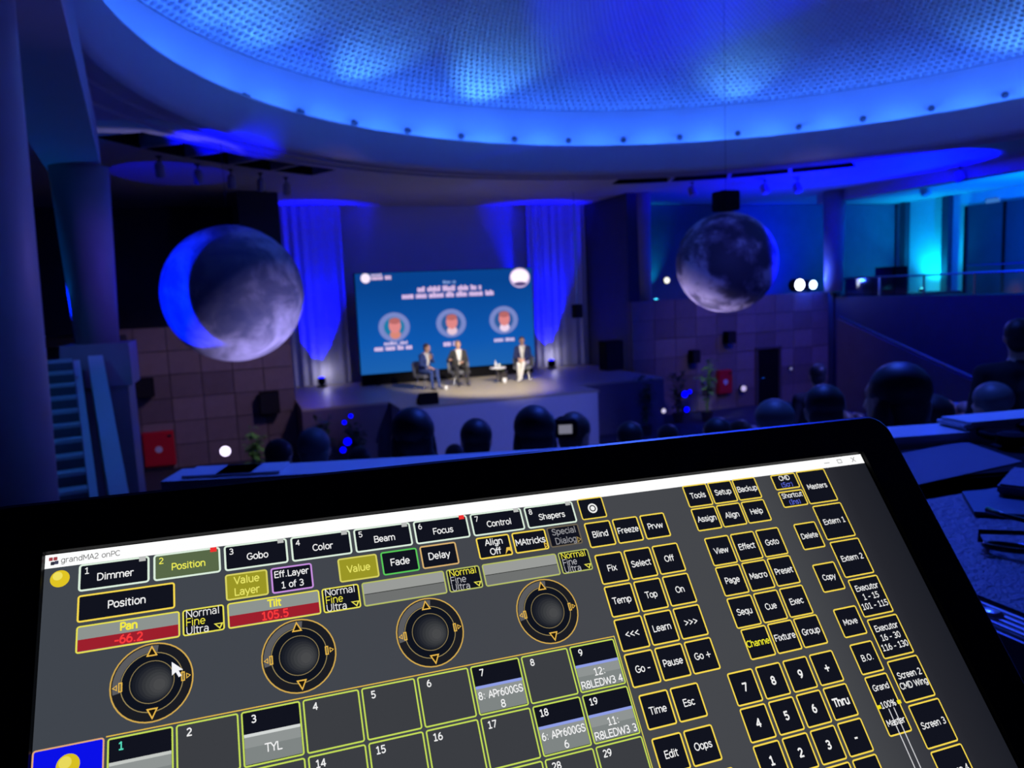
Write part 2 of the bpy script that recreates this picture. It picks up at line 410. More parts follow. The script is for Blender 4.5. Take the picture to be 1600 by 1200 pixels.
# slanted stair parapet in front of side wall
sl = MB()
pa = wx(1312, 498, 18.6); pb = wx(1525, 596, 18.6)
v = []
for x in (18.5, 18.75):
    v += [(x, pa.y, 0), (x, pb.y, 0), (x, pb.y, pb.z), (x, pa.y, pa.z)]
sl.add(v, [(0, 1, 2, 3), (7, 6, 5, 4), (0, 4, 5, 1), (1, 5, 6, 2), (2, 6, 7, 3), (3, 7, 4, 0)])
par = tag(sl.build('stair_parapet', pbr('parapet_stone', (.17, .135, .13), .6, noise=.3, nscale=3)), 'sloping stone stair parapet below the cyan lit gallery', 'parapet')
MB().tube([pa + Vector((0, 0, .06)), pb + Vector((0, 0, .06))], .04, 8).build('handrail', METAL, par)
# left side: gallery wall behind the columns, stair with white side strings
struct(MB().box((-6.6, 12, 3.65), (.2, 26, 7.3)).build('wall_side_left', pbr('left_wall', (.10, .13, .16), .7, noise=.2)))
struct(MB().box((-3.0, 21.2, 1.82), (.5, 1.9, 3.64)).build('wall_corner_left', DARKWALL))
stair = thing('staircase', 'white edged stone stair climbing beside the round column', 'stairs', (-1.73, 9.5, 1.95), math.radians(10.6))
NS = 11
for k in range(NS):
    y0 = .32 * k; z = .15 * (k + 1)
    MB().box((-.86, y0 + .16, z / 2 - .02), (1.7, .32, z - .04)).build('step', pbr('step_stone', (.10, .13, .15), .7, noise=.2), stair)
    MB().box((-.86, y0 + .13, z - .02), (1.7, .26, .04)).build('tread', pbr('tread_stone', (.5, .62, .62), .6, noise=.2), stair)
def string(x, w, h):
    v = []
    for dx in (0, w):
        for y, z in ((0, -.9), (3.5, .8), (3.5, 1.62 + h), (0, .12 + h)):
            v.append((x + dx, y, z))
    m = MB(); m.add(v, [(0, 1, 2, 3), (7, 6, 5, 4), (0, 4, 5, 1), (1, 5, 6, 2), (2, 6, 7, 3), (3, 7, 4, 0)]); return m.build('stair_wall', WHITEP, stair)
string(.0, .09, .0); string(.2, .2, .05)
# ---- columns
def column(name, x, y, z0, z1, rb, rt, mat=COLM):
    m = MB(); n = 28
    m.lathe([(rb, z0), (rb * .6 + rt * .4, z0 + (z1 - z0) * .4), (rt, z1)], (x, y, 0), n)
    return struct(m.build(name, mat, smooth=False))
def shade(o):
    for p in o.data.polygons: p.use_smooth = len(p.vertices) == 4
    return o
c2 = wy(155, 540, 13.6)
shade(column('column', -2.12, 13.6, 3.78, 6.5, .31, .42))
struct(MB().box((-2.1, 13.6, 3.45), (.95, .95, .66)).box((-2.1, 13.6, 1.6), (.8, .8, 3.1)).build('column_pedestal', COLM))
shade(column('column', -1.80, 6.2, 1.8, 7.3, .44, .57))
shade(column('column', wy(1303, 400, 21.6).x, 21.6, 3.83, 7.28, .30, .38))
shade(column('column', wy(1004, 400, 22.4).x, 22.4, 3.6, 7.28, .26, .30))
struct(MB().box((wy(1302, 560, 21.85).x, 21.85, 1.9), (.28, .25, 3.8)).build('trim_3', DARKWALL))
struct(MB().box((.62, 22.25, 5.5), (.75, .4, 3.6)).build('column_pilaster', DARKWALL))
# beam over the left columns
m = MB(); bl = [(-1.86, 13.98), (-1.0, 6.43), (-1.78, 6.43), (-2.62, 13.98)]
m.prism([(x, y) for x, y in bl], 6.5, 7.29); struct(m.build('ceiling_beam', PLASTER))

# ================================================================== TOUCH MONITOR WITH LIGHTING-DESK SOFTWARE
CW = .0295                                     # one pool cell on the display, metres
MA = Vector((0.94095109, -0.06762138, 0.33172037)); MBv = Vector((0.20664081, 0.76225344, -0.43106229)); MT = Vector((-6.45274106, 5.62825908, 12.10669731))
ua = (M @ MA).normalized(); va = (M @ MBv).normalized(); org = CAM + (M @ MT) * CW
nrm = ua.cross(va).normalized()
if nrm.dot(CAM - org) < 0: nrm = -nrm
HV = .8997
BASE = Vector((org + ua * 8 * CW + va * 6 * CW * HV)); BASE.z = 3.765; BASE.y += .12
def P(u, v, w=0): return org + ua * (u * CW) + va * (v * HV * CW) + nrm * w - BASE
mon = thing('touchscreen_monitor', 'black touchscreen monitor showing a lighting control window with yellow outlined buttons', 'monitor', BASE)
def rrect(u0, v0, u1, v1, r, n=4):
    pts = []; rv = r / HV
    for cu, cv, a in ((u1 - r, v0 + rv, -90), (u1 - r, v1 - rv, 0), (u0 + r, v1 - rv, 90), (u0 + r, v0 + rv, 180)):
        for k in range(n + 1):
            t = math.radians(a + 90 * k / n); pts.append((cu + r * math.cos(t), cv + rv * math.sin(t)))
    return pts
# casing
m = MB(); o_ = rrect(-2.2, -4.65, 18.22, 8.8, .55, 8); i_ = rrect(-1.02, -3.545, 17.0, 7.72, .01, 8); n = len(o_)
L = [[P(u, v, .0015) for u, v in i_], [P(u, v, .0035) for u, v in rrect(-1.04, -3.57, 17.02, 7.74, .02, 8)], [P(u, v, .0035) for u, v in rrect(-2.12, -4.57, 18.14, 8.72, .5, 8)], [P(u, v, .002) for u, v in o_],
     [P(u, v, -.018) for u, v in o_], [P(u, v, -.03) for u, v in rrect(-1.2, -3.6, 17.2, 7.8, .5, 8)]]
vv = [p for l in L for p in l]; ff = []
for a in range(len(L) - 1):
    for k in range(n): ff.append((a * n + k, a * n + (k + 1) % n, (a + 1) * n + (k + 1) % n, (a + 1) * n + k))
ff.append(tuple((len(L) - 1) * n + k for k in range(n)))
m.add(vv, ff); m.build('casing', pbr('bezel_black', (.0035, .0035, .005), .35, noise=.2, nscale=20, spec=.2), mon)
# stand
m = MB(); bk = P(8, 3, -.03); m.tube([bk, bk + Vector((0, .05, -.02)), Vector((bk.x, .06, .012))], .02, 12); m.build('stand_arm', BLACK, mon)
MB().box((bk.x, .06, .006), (.24, .16, .012), bev=.004).build('stand_foot', BLACK, mon)
# display panel: window background, grey with viewing-angle dimming painted in towards the right
gm = bpy.data.materials.new('window_bg_falloff'); gm.use_nodes = True; nt = gm.node_tree; nt.nodes.clear()
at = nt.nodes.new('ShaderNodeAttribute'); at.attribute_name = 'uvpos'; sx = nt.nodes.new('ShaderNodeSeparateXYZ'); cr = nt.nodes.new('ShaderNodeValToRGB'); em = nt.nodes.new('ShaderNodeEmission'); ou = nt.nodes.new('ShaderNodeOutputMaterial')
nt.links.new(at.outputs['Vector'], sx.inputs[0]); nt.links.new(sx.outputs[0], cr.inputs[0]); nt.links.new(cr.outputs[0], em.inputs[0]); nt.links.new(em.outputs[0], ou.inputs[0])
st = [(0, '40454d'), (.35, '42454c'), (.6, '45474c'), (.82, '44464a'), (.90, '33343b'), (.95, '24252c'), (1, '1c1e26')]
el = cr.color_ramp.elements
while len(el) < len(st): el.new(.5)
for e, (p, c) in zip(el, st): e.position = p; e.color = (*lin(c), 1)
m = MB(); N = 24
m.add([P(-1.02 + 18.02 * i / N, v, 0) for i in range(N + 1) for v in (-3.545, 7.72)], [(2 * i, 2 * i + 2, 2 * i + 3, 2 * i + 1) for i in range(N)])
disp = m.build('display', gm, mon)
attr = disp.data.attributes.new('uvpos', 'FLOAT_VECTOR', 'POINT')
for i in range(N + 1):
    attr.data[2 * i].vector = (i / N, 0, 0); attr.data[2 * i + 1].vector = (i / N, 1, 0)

# lettering: a plain monoline sans drawn stroke by stroke
def _a(cx, cy, rx, ry, a0=0, a1=360):
    n = max(4, int(abs(a1 - a0) / 22)); return [(cx + rx * math.cos(math.radians(a0 + (a1 - a0) * k / n)), cy + ry * math.sin(math.radians(a0 + (a1 - a0) * k / n))) for k in range(n + 1)]
_C, _x = .727, .545
GL = {
 'a': (.60, [_a(.27, .155, .2, .15), [(.48, 0), (.48, .36)], _a(.28, .36, .2, .17, 0, 145)]),
 'b': (.62, [[(.09, 0), (.09, .76)], _a(.31, .27, .22, .265)]), 'c': (.52, [_a(.31, .27, .23, .265, 48, 312)]),
 'd': (.62, [[(.51, 0), (.51, .76)], _a(.29, .27, .22, .265)]), 'e': (.60, [_a(.3, .27, .23, .265, 0, 312), [(.07, .27), (.53, .27)]]),
 'f': (.36, [[(.15, 0), (.15, .6)] + _a(.3, .6, .15, .155, 180, 85), [(.02, .52), (.34, .52)]]),
 'g': (.62, [_a(.29, .27, .22, .265), [(.51, .54), (.51, -.04)] + _a(.29, -.04, .22, .16, 0, -150)]),
 'h': (.63, [[(.09, 0), (.09, .76)], [(.09, .33)] + _a(.3, .33, .21, .205, 180, 0) + [(.51, 0)]]),
 'i': (.27, [[(.13, 0), (.13, .54)], [(.13, .69), (.13, .72)]]), 'k': (.58, [[(.09, 0), (.09, .76)], [(.5, .54), (.12, .22)], [(.22, .31), (.54, 0)]]),
 'l': (.27, [[(.13, 0), (.13, .76)]]), 'm': (.96, [[(.09, 0), (.09, .54)], [(.09, .36)] + _a(.285, .36, .195, .175, 180, 0) + [(.48, 0)], [(.48, .36)] + _a(.675, .36, .195, .175, 180, 0) + [(.87, 0)]]),
 'n': (.63, [[(.09, 0), (.09, .54)], [(.09, .33)] + _a(.3, .33, .21, .205, 180, 0) + [(.51, 0)]]), 'o': (.61, [_a(.305, .27, .235, .265)]),
 'p': (.62, [[(.09, -.2), (.09, .54)], _a(.31, .27, .22, .265)]), 'q': (.62, [[(.51, -.2), (.51, .54)], _a(.29, .27, .22, .265)]),
 'r': (.43, [[(.09, 0), (.09, .54)], [(.09, .33)] + _a(.29, .33, .2, .2, 180, 65)]),
 's': (.52, [[(.43, .46), (.36, .52), (.25, .54), (.14, .51), (.09, .44), (.11, .35), (.2, .3), (.33, .26), (.43, .2), (.45, .11), (.38, .03), (.27, 0), (.15, .015), (.06, .08)]]),
 't': (.40, [[(.16, .68), (.16, .13)] + _a(.29, .13, .13, .125, 180, 280), [(.02, .54), (.36, .54)]]),
 'u': (.63, [[(.09, .54), (.09, .2)] + _a(.3, .2, .21, .2, 180, 360), [(.51, 0), (.51, .54)]]), 'v': (.58, [[(.03, .54), (.28, 0), (.53, .54)]]),
 'w': (.82, [[(.03, .54), (.21, 0), (.41, .5), (.61, 0), (.79, .54)]]), 'x': (.57, [[(.05, .54), (.51, 0)], [(.51, .54), (.05, 0)]]), 'y': (.58, [[(.03, .54), (.28, 0)], [(.53, .54), (.28, 0), (.17, -.2)]]), 'z': (.52, [[(.06, .54), (.44, .54), (.06, 0), (.46, 0)]]),
 'A': (.68, [[(.03, 0), (.34, _C), (.65, 0)], [(.14, .25), (.54, .25)]]), 'B': (.68, [[(.1, 0), (.1, _C)], [(.1, _C)] + _a(.38, .555, .2, .172, 90, -90) + [(.1, .385)], [(.38, .385)] + _a(.4, .193, .22, .192, 90, -90) + [(.1, 0)]]),
 'C': (.70, [_a(.4, .363, .33, .363, 45, 315)]), 'D': (.76, [[(.1, 0), (.1, _C), (.32, _C)] + _a(.34, .363, .34, .363, 90, -90) + [(.1, 0)]]), 'E': (.62, [[(.56, _C), (.1, _C), (.1, 0), (.56, 0)], [(.1, .385), (.53, .385)]]),
 'F': (.58, [[(.54, _C), (.1, _C), (.1, 0)], [(.1, .36), (.5, .36)]]), 'G': (.77, [_a(.4, .363, .33, .363, 48, 330) + [(.69, .34), (.44, .34)]]), 'H': (.75, [[(.1, 0), (.1, _C)], [(.65, 0), (.65, _C)], [(.1, .37), (.65, .37)]]),
 'I': (.40, [[(.2, 0), (.2, _C)], [(.06, 0), (.34, 0)], [(.06, _C), (.34, _C)]]), 'L': (.56, [[(.1, _C), (.1, 0), (.53, 0)]]), 'M': (.84, [[(.1, 0), (.1, _C), (.42, .2), (.74, _C), (.74, 0)]]), 'N': (.75, [[(.1, 0), (.1, _C), (.65, 0), (.65, _C)]]),
 'O': (.79, [_a(.395, .363, .33, .363)]), 'P': (.60, [[(.1, 0), (.1, _C)] + _a(.35, .52, .21, .205, 90, -90) + [(.1, .315)]]), 'R': (.68, [[(.1, 0), (.1, _C)] + _a(.37, .53, .2, .195, 90, -90) + [(.1, .335)], [(.35, .335), (.64, 0)]]),
 'S': (.67, [[(.56, .62), (.46, .7), (.32, .73), (.18, .69), (.1, .59), (.12, .47), (.24, .4), (.42, .35), (.55, .28), (.58, .17), (.5, .05), (.35, 0), (.2, .01), (.06, .1)]]), 'T': (.62, [[(.31, 0), (.31, _C)], [(.02, _C), (.6, _C)]]), 'U': (.73, [[(.1, _C), (.1, .27)] + _a(.365, .27, .265, .27, 180, 360) + [(.63, _C)]]),
 'V': (.67, [[(.03, _C), (.335, 0), (.64, _C)]]), 'W': (.97, [[(.03, _C), (.25, 0), (.485, .68), (.72, 0), (.94, _C)]]), 'Y': (.62, [[(.02, _C), (.31, .34), (.6, _C)], [(.31, .34), (.31, 0)]]),
 '0': (.64, [_a(.32, .363, .23, .363)]), '1': (.64, [[(.14, .6), (.34, _C), (.34, 0)], [(.14, 0), (.54, 0)]]), '2': (.64, [[(.1, .62)] + _a(.3, .52, .22, .205, 130, -25) + [(.1, .04), (.1, 0), (.56, 0)]]), '3': (.64, [_a(.29, .545, .22, .18, 140, -90) + _a(.29, .185, .25, .185, 90, -140)]),
 '4': (.64, [[(.44, 0), (.44, _C), (.06, .21), (.58, .21)]]), '5': (.64, [[(.52, _C), (.14, _C), (.13, .4)] + _a(.3, .22, .24, .22, 120, -140)]), '6': (.64, [_a(.33, .22, .23, .22), _a(.47, .24, .37, .487, 100, 180)]), '7': (.64, [[(.08, _C), (.56, _C), (.24, 0)]]),
 '8': (.64, [_a(.32, .55, .2, .178), _a(.32, .19, .235, .19)]), '9': (.64, [_a(.31, .507, .23, .22), _a(.17, .487, .37, .487, 0, -80)]),
 '.': (.36, [[(.18, .0), (.18, .04)]]), ':': (.45, [[(.2, .03), (.2, .08)], [(.2, .45), (.2, .5)]]), '-': (.45, [[(.06, .28), (.38, .28)]]), '+': (.8, [[(.1, .32), (.7, .32)], [(.4, .02), (.4, .62)]]),
 '<': (.7, [[(.6, .58), (.1, .32), (.6, .06)]]), '>': (.7, [[(.1, .58), (.6, .32), (.1, .06)]]), '(': (.42, [_a(.4, .3, .27, .48, 130, 230)]), ')': (.42, [_a(.02, .3, .27, .48, 50, -50)]),
 '%': (.95, [_a(.24, .55, .14, .17), _a(.7, .17, .14, .17), [(.22, 0), (.72, _C)]]), ' ': (.35, [])}
_tc = {}
def glyphs(s, bold=0):
    if (s, bold) in _tc: return _tc[(s, bold)]
    V = []; Fs = []; x = 0; h = .045 + bold * 5
    for ch in s:
        w, strokes = GL[ch]
        for st_ in strokes:
            for (ax, ay), (bx, by) in zip(st_[:-1], st_[1:]):
                dx, dy = bx - ax, by - ay; l = math.hypot(dx, dy) or 1e-6; dx /= l; dy /= l; e = h * .55
                o = len(V); ax -= dx * e; ay -= dy * e; bx += dx * e; by += dy * e
                V += [(x + ax - dy * h, ay + dx * h), (x + bx - dy * h, by + dx * h), (x + bx + dy * h, by - dx * h), (x + ax + dy * h, ay - dx * h)]; Fs.append((o, o + 1, o + 2, o + 3))
        x += w
    _tc[(s, bold)] = (V, Fs); return V, Fs
class UI:
    def __init__(s, z=0): s.m = MB(); s.mats = []; s.z = z
    def mi(s, c, st=1.0):
        mt = emis(c, st)
        if mt not in s.mats: s.mats.append(mt)
        return s.mats.index(mt)
    def poly(s, pts, c, w): s.m.add([P(u, v, w + s.z) for u, v in pts], [tuple(range(len(pts)))], s.mi(c)); return s
    def ring(s, o, i, c, w):
        n = len(o); s.m.add([P(u, v, w + s.z) for u, v in o] + [P(u, v, w + s.z) for u, v in i], [(k, (k + 1) % n, n + (k + 1) % n, n + k) for k in range(n)], s.mi(c)); return s
    def btn(s, u0, v0, u1, v1, face, border, t=.028, r=.05, st=1):
        s.poly(rrect(u0 + t / 2, v0 + t / 2, u1 - t / 2, v1 - t / 2, r), face, .0002)
        s.ring(rrect(u0, v0, u1, v1, r), rrect(u0 + t, v0 + t / HV, u1 - t, v1 - t / HV, max(r - t, .012)), border, .0003); return s
    def text(s, t, u, v, size, c='f2f2f2', align='c', sx=1.0, bold=0, maxw=None):
        size *= .84
        V, Fs = glyphs(t, bold)
        if not V: return s
        xs = [p[0] for p in V]; x0, x1 = min(xs), max(xs); k = size * sx * .9
        if maxw and (x1 - x0) * k > maxw: k = maxw / (x1 - x0)
        ox = {'c': -(x0 + x1) / 2, 'l': -x0, 'r': -x1}[align]
        s.m.add([P(u + (p[0] + ox) * k, v - (p[1] - .36) * size / HV, .0006 + s.z) for p in V], Fs, s.mi(c))
        return s
    def build(s, name): return s.m.build(name, s.mats, disp)
def circ(u, v, r, n=40, a0=0, a1=360): return [(u + r * math.cos(math.radians(a0 + (a1 - a0) * k / n)), v + r * math.sin(math.radians(a0 + (a1 - a0) * k / n)) / HV) for k in range(n)]
FACE = '11131e'; GOLD = 'f6d84e'; LIME = 'c4dc58'; TX = 'f0f0f0'
# title bar
b = UI(); b.poly([(-1.02, -3.545), (17.0, -3.545), (17.0, -3.27), (-1.02, -3.27)], 'ffffff', .0001)
b.text('grandMA2 onPC', -.77, -3.40, .155, '5a5a5a', 'l', 1.0)
for k, (du, dv, c) in enumerate(((-.93, -3.45, 'a04048'), (-.86, -3.45, 'a04048'), (-.90, -3.36, '303040'), (-.84, -3.37, '404058'))): b.poly(rrect(du - .03, dv - .035, du + .03, dv + .035, .01), c, .0003)
b.poly([(15.80, -3.415), (15.96, -3.415), (15.96, -3.395), (15.80, -3.395)], '9a9a9a', .0003)
b.ring(rrect(16.20, -3.47, 16.34, -3.35, .01), rrect(16.22, -3.45, 16.32, -3.37, .005), '9a9a9a', .0003)
for s_ in (-1, 1): b.poly([(16.63, -3.41 + s_ * .07), (16.66, -3.41 + s_ * .07), (16.77, -3.41 - s_ * .07), (16.74, -3.41 - s_ * .07)], '9a9a9a', .0003)
b.build('title_bar')
# yellow ball icon
b = UI(); b.poly(circ(-.775, -3.035, .15), 'e0c424', .0003); b.poly(circ(-.81, -3.09, .075), 'efe060', .0004); b.build('ball_icon')
# feature tabs
for k, nme in enumerate(('Dimmer', 'Position', 'Gobo', 'Color', 'Beam', 'Focus', 'Control', 'Shapers')):
    u0 = -.49 + 1.187 * k; u1 = u0 + 1.125; sel = k == 1
    b = UI(); b.btn(u0, -3.265, u1, -2.72, '586848' if sel else FACE, 'dceedd', .034, .06)
    tc = 'f0ee58' if sel else TX
    b.text(nme, (u0 + u1) / 2 + .02, -2.965, .195, tc, bold=.003); b.text(str(k + 1), u0 + .13, -3.12, .17, tc, bold=.003)
    b.poly([(u1 - .17, -3.262), (u1 - .06, -3.262), (u1 - .06, -3.165), (u1 - .17, -3.165)], 'ee3030' if k in (1, 5) else 'b8bab8', .0006)
    b.build('feature_tab')
def key(txt, u0, v0, u1, v1, size=.2, face=FACE, border=GOLD, col=TX, t=.03, maxw=None, name='on_screen_button', extra=None, lh=.22, bold=.003, dv=0):
    b = UI(); b.btn(u0, v0, u1, v1, face, border, t)
    ls = txt.split('|'); c = (v0 + v1) / 2 + dv
    for i, l in enumerate(ls):
        cc = col
        if l.startswith('#'): cc = l[1:7]; l = l[7:]
        b.text(l, (u0 + u1) / 2, c + (i - (len(ls) - 1) / 2) * lh, size, cc, maxw=maxw or (u1 - u0) * .93, bold=bold)
    if extra: extra(b)
    return b.build(name)
key('Position', -.49, -2.65, 1.045, -2.125, .205)
key('Value|Layer', 1.88, -2.65, 2.615, -2.11, .21, '9a9626', 'd6d060', 'e8e468', lh=.235)
key('Eff.Layer|1 of 3', 2.67, -2.65, 3.415, -2.11, .185, border='c890e0', lh=.235)
key('Value', 3.89, -2.65, 4.64, -2.13, .21, '9a9626', 'd6d060', 'e8e468')
key('Fade', 4.71, -2.66, 5.43, -2.14, .21, border='58c858')
key('Delay', 5.485, -2.67, 6.23, -2.15, .21, border='d8b070')
def hook(b): b.poly([(7.20, -2.20), (7.25, -2.36), (7.34, -2.36), (7.36, -2.20), (7.31, -2.28), (7.27, -2.29)], 'e8c050', .0006)
key('Align|Off', 6.65, -2.68, 7.365, -2.17, .205, lh=.225, extra=hook)
def tri(b, u, v, c='e8c050'): b.ring([(u - .045, v - .08), (u + .05, v), (u - .045, v + .08)], [(u - .025, v - .04), (u + .02, v), (u - .025, v + .04)], c, .0006)
key('MAtricks', 7.42, -2.68, 8.165, -2.18, .205, extra=lambda b: tri(b, 8.11, -2.28))
key('Special|Dialog', 8.20, -2.69, 8.93, -2.195, .205, border='6a6050', col='8d8d92', lh=.225, extra=lambda b: tri(b, 8.86, -2.30, 'a08850'))
# encoder value bars and resolution selectors
for k, (nme, val) in enumerate((('Pan', '-66.2'), ('Tilt', '105.5'), ('', ''), ('', ''))):
    u0 = -.49 + 2.382 * k; u1 = u0 + 1.605; live = k < 2; bd = 'e6df52' if live else 'b4bd62'
    b = UI(); b.btn(u0, -2.06, u1, -1.55, '8d938f' if live else '9a9c99', bd, .026)
    b.poly([(u0 + .03, -1.80), (u1 - .03, -1.80), (u1 - .03, -1.585), (u0 + .03, -1.585)], '9c1f2c' if live else '6f7170', .00035)
    if live: b.text(nme, (u0 + u1) / 2, -1.925, .20, 'f4ea40', bold=.009); b.text(val, (u0 + u1) / 2, -1.69, .215, 'f83a3c', bold=.007)
    else: b.poly([(u0 + .03, -1.81), (u1 - .03, -1.81), (u1 - .03, -1.795), (u0 + .03, -1.795)], '303230', .0004)
    b.build('value_bar')
    a0 = u1 + .04; a1 = a0 + .685
    b = UI(); b.btn(a0, -2.06, a1, -1.55, FACE, bd, .026)
    for i, l in enumerate(('Normal', 'Fine', 'Ultra')):
        hot = (i == 1) if live else (i == 0)
        b.text(l, a0 + .06, -1.965 + .16 * i, .205, 'f0e844' if hot else ('e8e8e8' if live else 'b4b4ba'), 'l', maxw=.58)
    b.ring([(a1 - .18, -1.70), (a1 - .02, -1.70), (a1 - .08, -1.58)], [(a1 - .14, -1.68), (a1 - .06, -1.68), (a1 - .085, -1.62)], 'e6df52', .0006)
    b.build('resolution_selector')
# encoder dials
for k in range(4):
    u = .67 + 2.37 * k; v = -.815
    b = UI(); b.poly(circ(u, v, .63), '1b1c22', .0001)
    lo = [(u + .60 * math.cos(math.radians(a)), v + .60 * math.sin(math.radians(a)) / HV) for a in range(170, 281, 5)]; li = [(u + .49 * math.cos(math.radians(a)), v + .49 * math.sin(math.radians(a)) / HV) for a in range(280, 169, -5)]
    nn = len(lo); b.m.add([P(x, y, .00015) for x, y in lo + li[::-1]], [(i, i + 1, nn + i + 1, nn + i) for i in range(nn - 1)], b.mi('5b5b5e'))
    b.ring(circ(u, v, .64), circ(u, v, .617), 'd0a850', .0003)
    b.poly(circ(u, v, .475), '0e121d', .00025); b.ring(circ(u, v, .482), circ(u, v, .468), '9a8858', .0003)
    for i, (rr, dx, c) in enumerate(((.335, 0, '12161f'), (.315, .015, '191c25'), (.29, .035, '20232b'), (.26, .05, '2a2c32'), (.225, .07, '333539'), (.185, .085, '3b3d40'), (.14, .10, '424346'), (.09, .11, '48494b'))):
        b.poly(circ(u + dx, v + dx * .6, rr), c, .0003 + i * .00002)
    b.ring(circ(u, v, .345), circ(u, v, .332), '8a7a52', .0005)
    for sg in (-1, 1):
        b.poly([(u, v + sg * .665), (u - .085, v + sg * .47), (u + .085, v + sg * .47)], '1a140c', .0005)
        b.ring([(u, v + sg * .665), (u - .09, v + sg * .465), (u + .09, v + sg * .465)], [(u, v + sg * .615), (u - .055, v + sg * .49), (u + .055, v + sg * .49)], 'e8b84c', .0006)
        b.ring(rrect(u + sg * .475 - .03, v - .085, u + sg * .475 + .03, v + .085, .005), rrect(u + sg * .475 - .013, v - .065, u + sg * .475 + .013, v + .065, .002), 'e8b84c', .0006)
        b.ring([(u + sg * .60, v), (u + sg * .525, v - .055), (u + sg * .525, v + .055)], [(u + sg * .578, v), (u + sg * .538, v - .03), (u + sg * .538, v + .03)], 'e8b84c', .0006)
    b.build('encoder_dial')
b = UI(); cu, cv = .975, -1.11
b.poly([(cu, cv), (cu, cv + .25), (cu + .06, cv + .20), (cu + .105, cv + .30), (cu + .15, cv + .28), (cu + .105, cv + .18), (cu + .175, cv + .175)], 'f4f4f8', .0008); b.build('mouse_pointer')
# pool grid
b = UI(); b.btn(-1.02, -.02, -.02, .98, '0a10e8', 'e0a878', .024); b.poly(circ(-.52, .32, .165), 'd8c020', .0004); b.poly(circ(-.56, .27, .09), 'e8d85a', .0005)
b.poly([(-.57, .45), (-.47, .45), (-.44, .9), (-.60, .9)], 'c8b020', .00045); b.build('pool_header')
fill = {(0, 0): ('', 'c4c8c4'), (0, 2): ('TYL', 'd4d8d6'), (0, 6): ('8: APr600GS|8', '8f9ee6'), (0, 8): ('12:|R8LEDW3 4', '8f9ee6'), (1, 7): ('6: APr600GS|6', '8f9ee6'), (1, 8): ('11:|R8LEDW3 3', '8f9ee6')}
for r_ in range(3):
    for c_ in range(-1 if r_ else 0, 9):
        u0, v0 = c_ + .02, r_ + .02; f_ = fill.get((r_, c_))
        b = UI(); b.btn(u0, v0, c_ + .98, r_ + .98, FACE if f_ else '3b3d42', LIME, .026, .045)
        nb = str(10 * r_ + c_ + 1)
        if (r_ < 2 or c_ >= 7): b.text(nb, c_ + .22, r_ + .18, .18, '58e0c0' if (r_, c_) == (0, 0) else TX, bold=.005)
        if f_:
            v1 = v0 + .44
            b.poly([(u0 + .03, v1), (u0 + .93, v1), (u0 + .93, r_ + .94), (u0 + .03, r_ + .94)], '7f8584', .0003)
            b.poly([(u0 + .03, v1 + .02), (u0 + .93, v1 + .02), (u0 + .93, v1 + .2), (u0 + .03, v1 + .2)], '8f9493', .00032)
            b.poly([(u0 + .03, v1 - .035), (u0 + .93, v1 - .035), (u0 + .93, v1 + .02), (u0 + .03, v1 + .02)], f_[1], .0004)
            ls = f_[0].split('|')
            for i, l in enumerate(ls): b.text(l, u0 + .48, v0 + (.70 if len(ls) == 1 else .60 + .22 * i), .20, 'f4f4f4', maxw=.86, bold=.003)
        b.build('pool_cell')
b = UI(); b.poly([(0, -.03), (9.02, -.03), (9.02, -.008), (0, -.008)], 'e0b848', .0001); b.poly([(9.0, -.03), (9.02, -.03), (9.02, 3), (9.0, 3)], 'd8d050', .00012); b.build('pool_outline')
# command keys
def grid(rows, us, vs_, w, h, **k):
    for j, rw in enumerate(rows):
        for i, t_ in enumerate(rw):
            if t_ is not None: key(t_, us[i], vs_[j], us[i] + w, vs_[j] + h, **k)
b = UI(); b.btn(9.06, -3.285, 9.66, -2.745, FACE, GOLD, .026); b.ring(circ(9.37, -3.01, .11), circ(9.37, -3.01, .075), 'f4f4f4', .0005); b.poly(circ(9.37, -3.01, .05), 'f4f4f4', .0005); b.build('on_screen_button')
grid([('Blind', 'Freeze', 'Prvw')], (9.06, 9.725, 10.395), (-2.67,), .615, .625)
grid([('Fix', 'Select', 'Off'), ('Temp', 'Top', 'On'), ('<<<', 'Learn', '>>>'), ('Go -', 'Pause', 'Go +')], (9.085, 9.765, 10.445), (-1.875, -1.12, -.365, .395), .635, .715)
grid([('Time', 'Esc'), ('Edit', 'Oops')], (9.14, 9.825), (1.26, 2.125), .635, .71)
key('', 10.0, 3.0, 10.6, 3.7); key('', 9.3, 3.0, 9.93, 3.7)
grid([('Tools', 'Setup', 'Backup'), ('Assign', 'Align', 'Help')], (11.69, 12.36, 13.03), (-3.28, -2.65), .64, .60)
grid([('View', 'Effect', 'Goto'), ('Page', 'Macro', 'Preset'), ('Sequ', 'Cue', 'Exec')], (11.755, 12.43, 13.105), (-1.865, -1.12, -.36), .63, .72)
grid([('#f2ee30Channel', 'Fixture', 'Group')], (11.81, 12.48, 13.15), (.38,), .63, .70)
grid([('7', '8', '9', '+'), ('4', '5', '6', 'Thru'), ('1', '2', '3', '-'), ('', '', '', '')], (11.15, 11.825, 12.5, 13.175), (1.23, 1.98, 2.735, 3.49), .61, .71, size=.23, bold=.008)
grid([('CMD|#5a68d8(Scr)',)], (14.11,), (-3.26,), .71, .44, lh=.19, size=.18); grid([('Shortcut|#5a68d8(Ins)',)], (14.12,), (-2.77,), .71, .45, lh=.19, size=.18)
for i, t_ in enumerate(('Masters', 'Extern 1', 'Extern 2', 'Executor|1 - 15|101 - 115', 'Executor|16 - 30|116 - 130', 'Screen 2|CMD Wing', 'Screen 3', 'Screen 4')):
    du = .026 * i; v0 = -3.27 + 1.005 * i
    key(t_, 14.86 + du, v0, 15.71 + du, v0 + .955, .195, lh=.225)
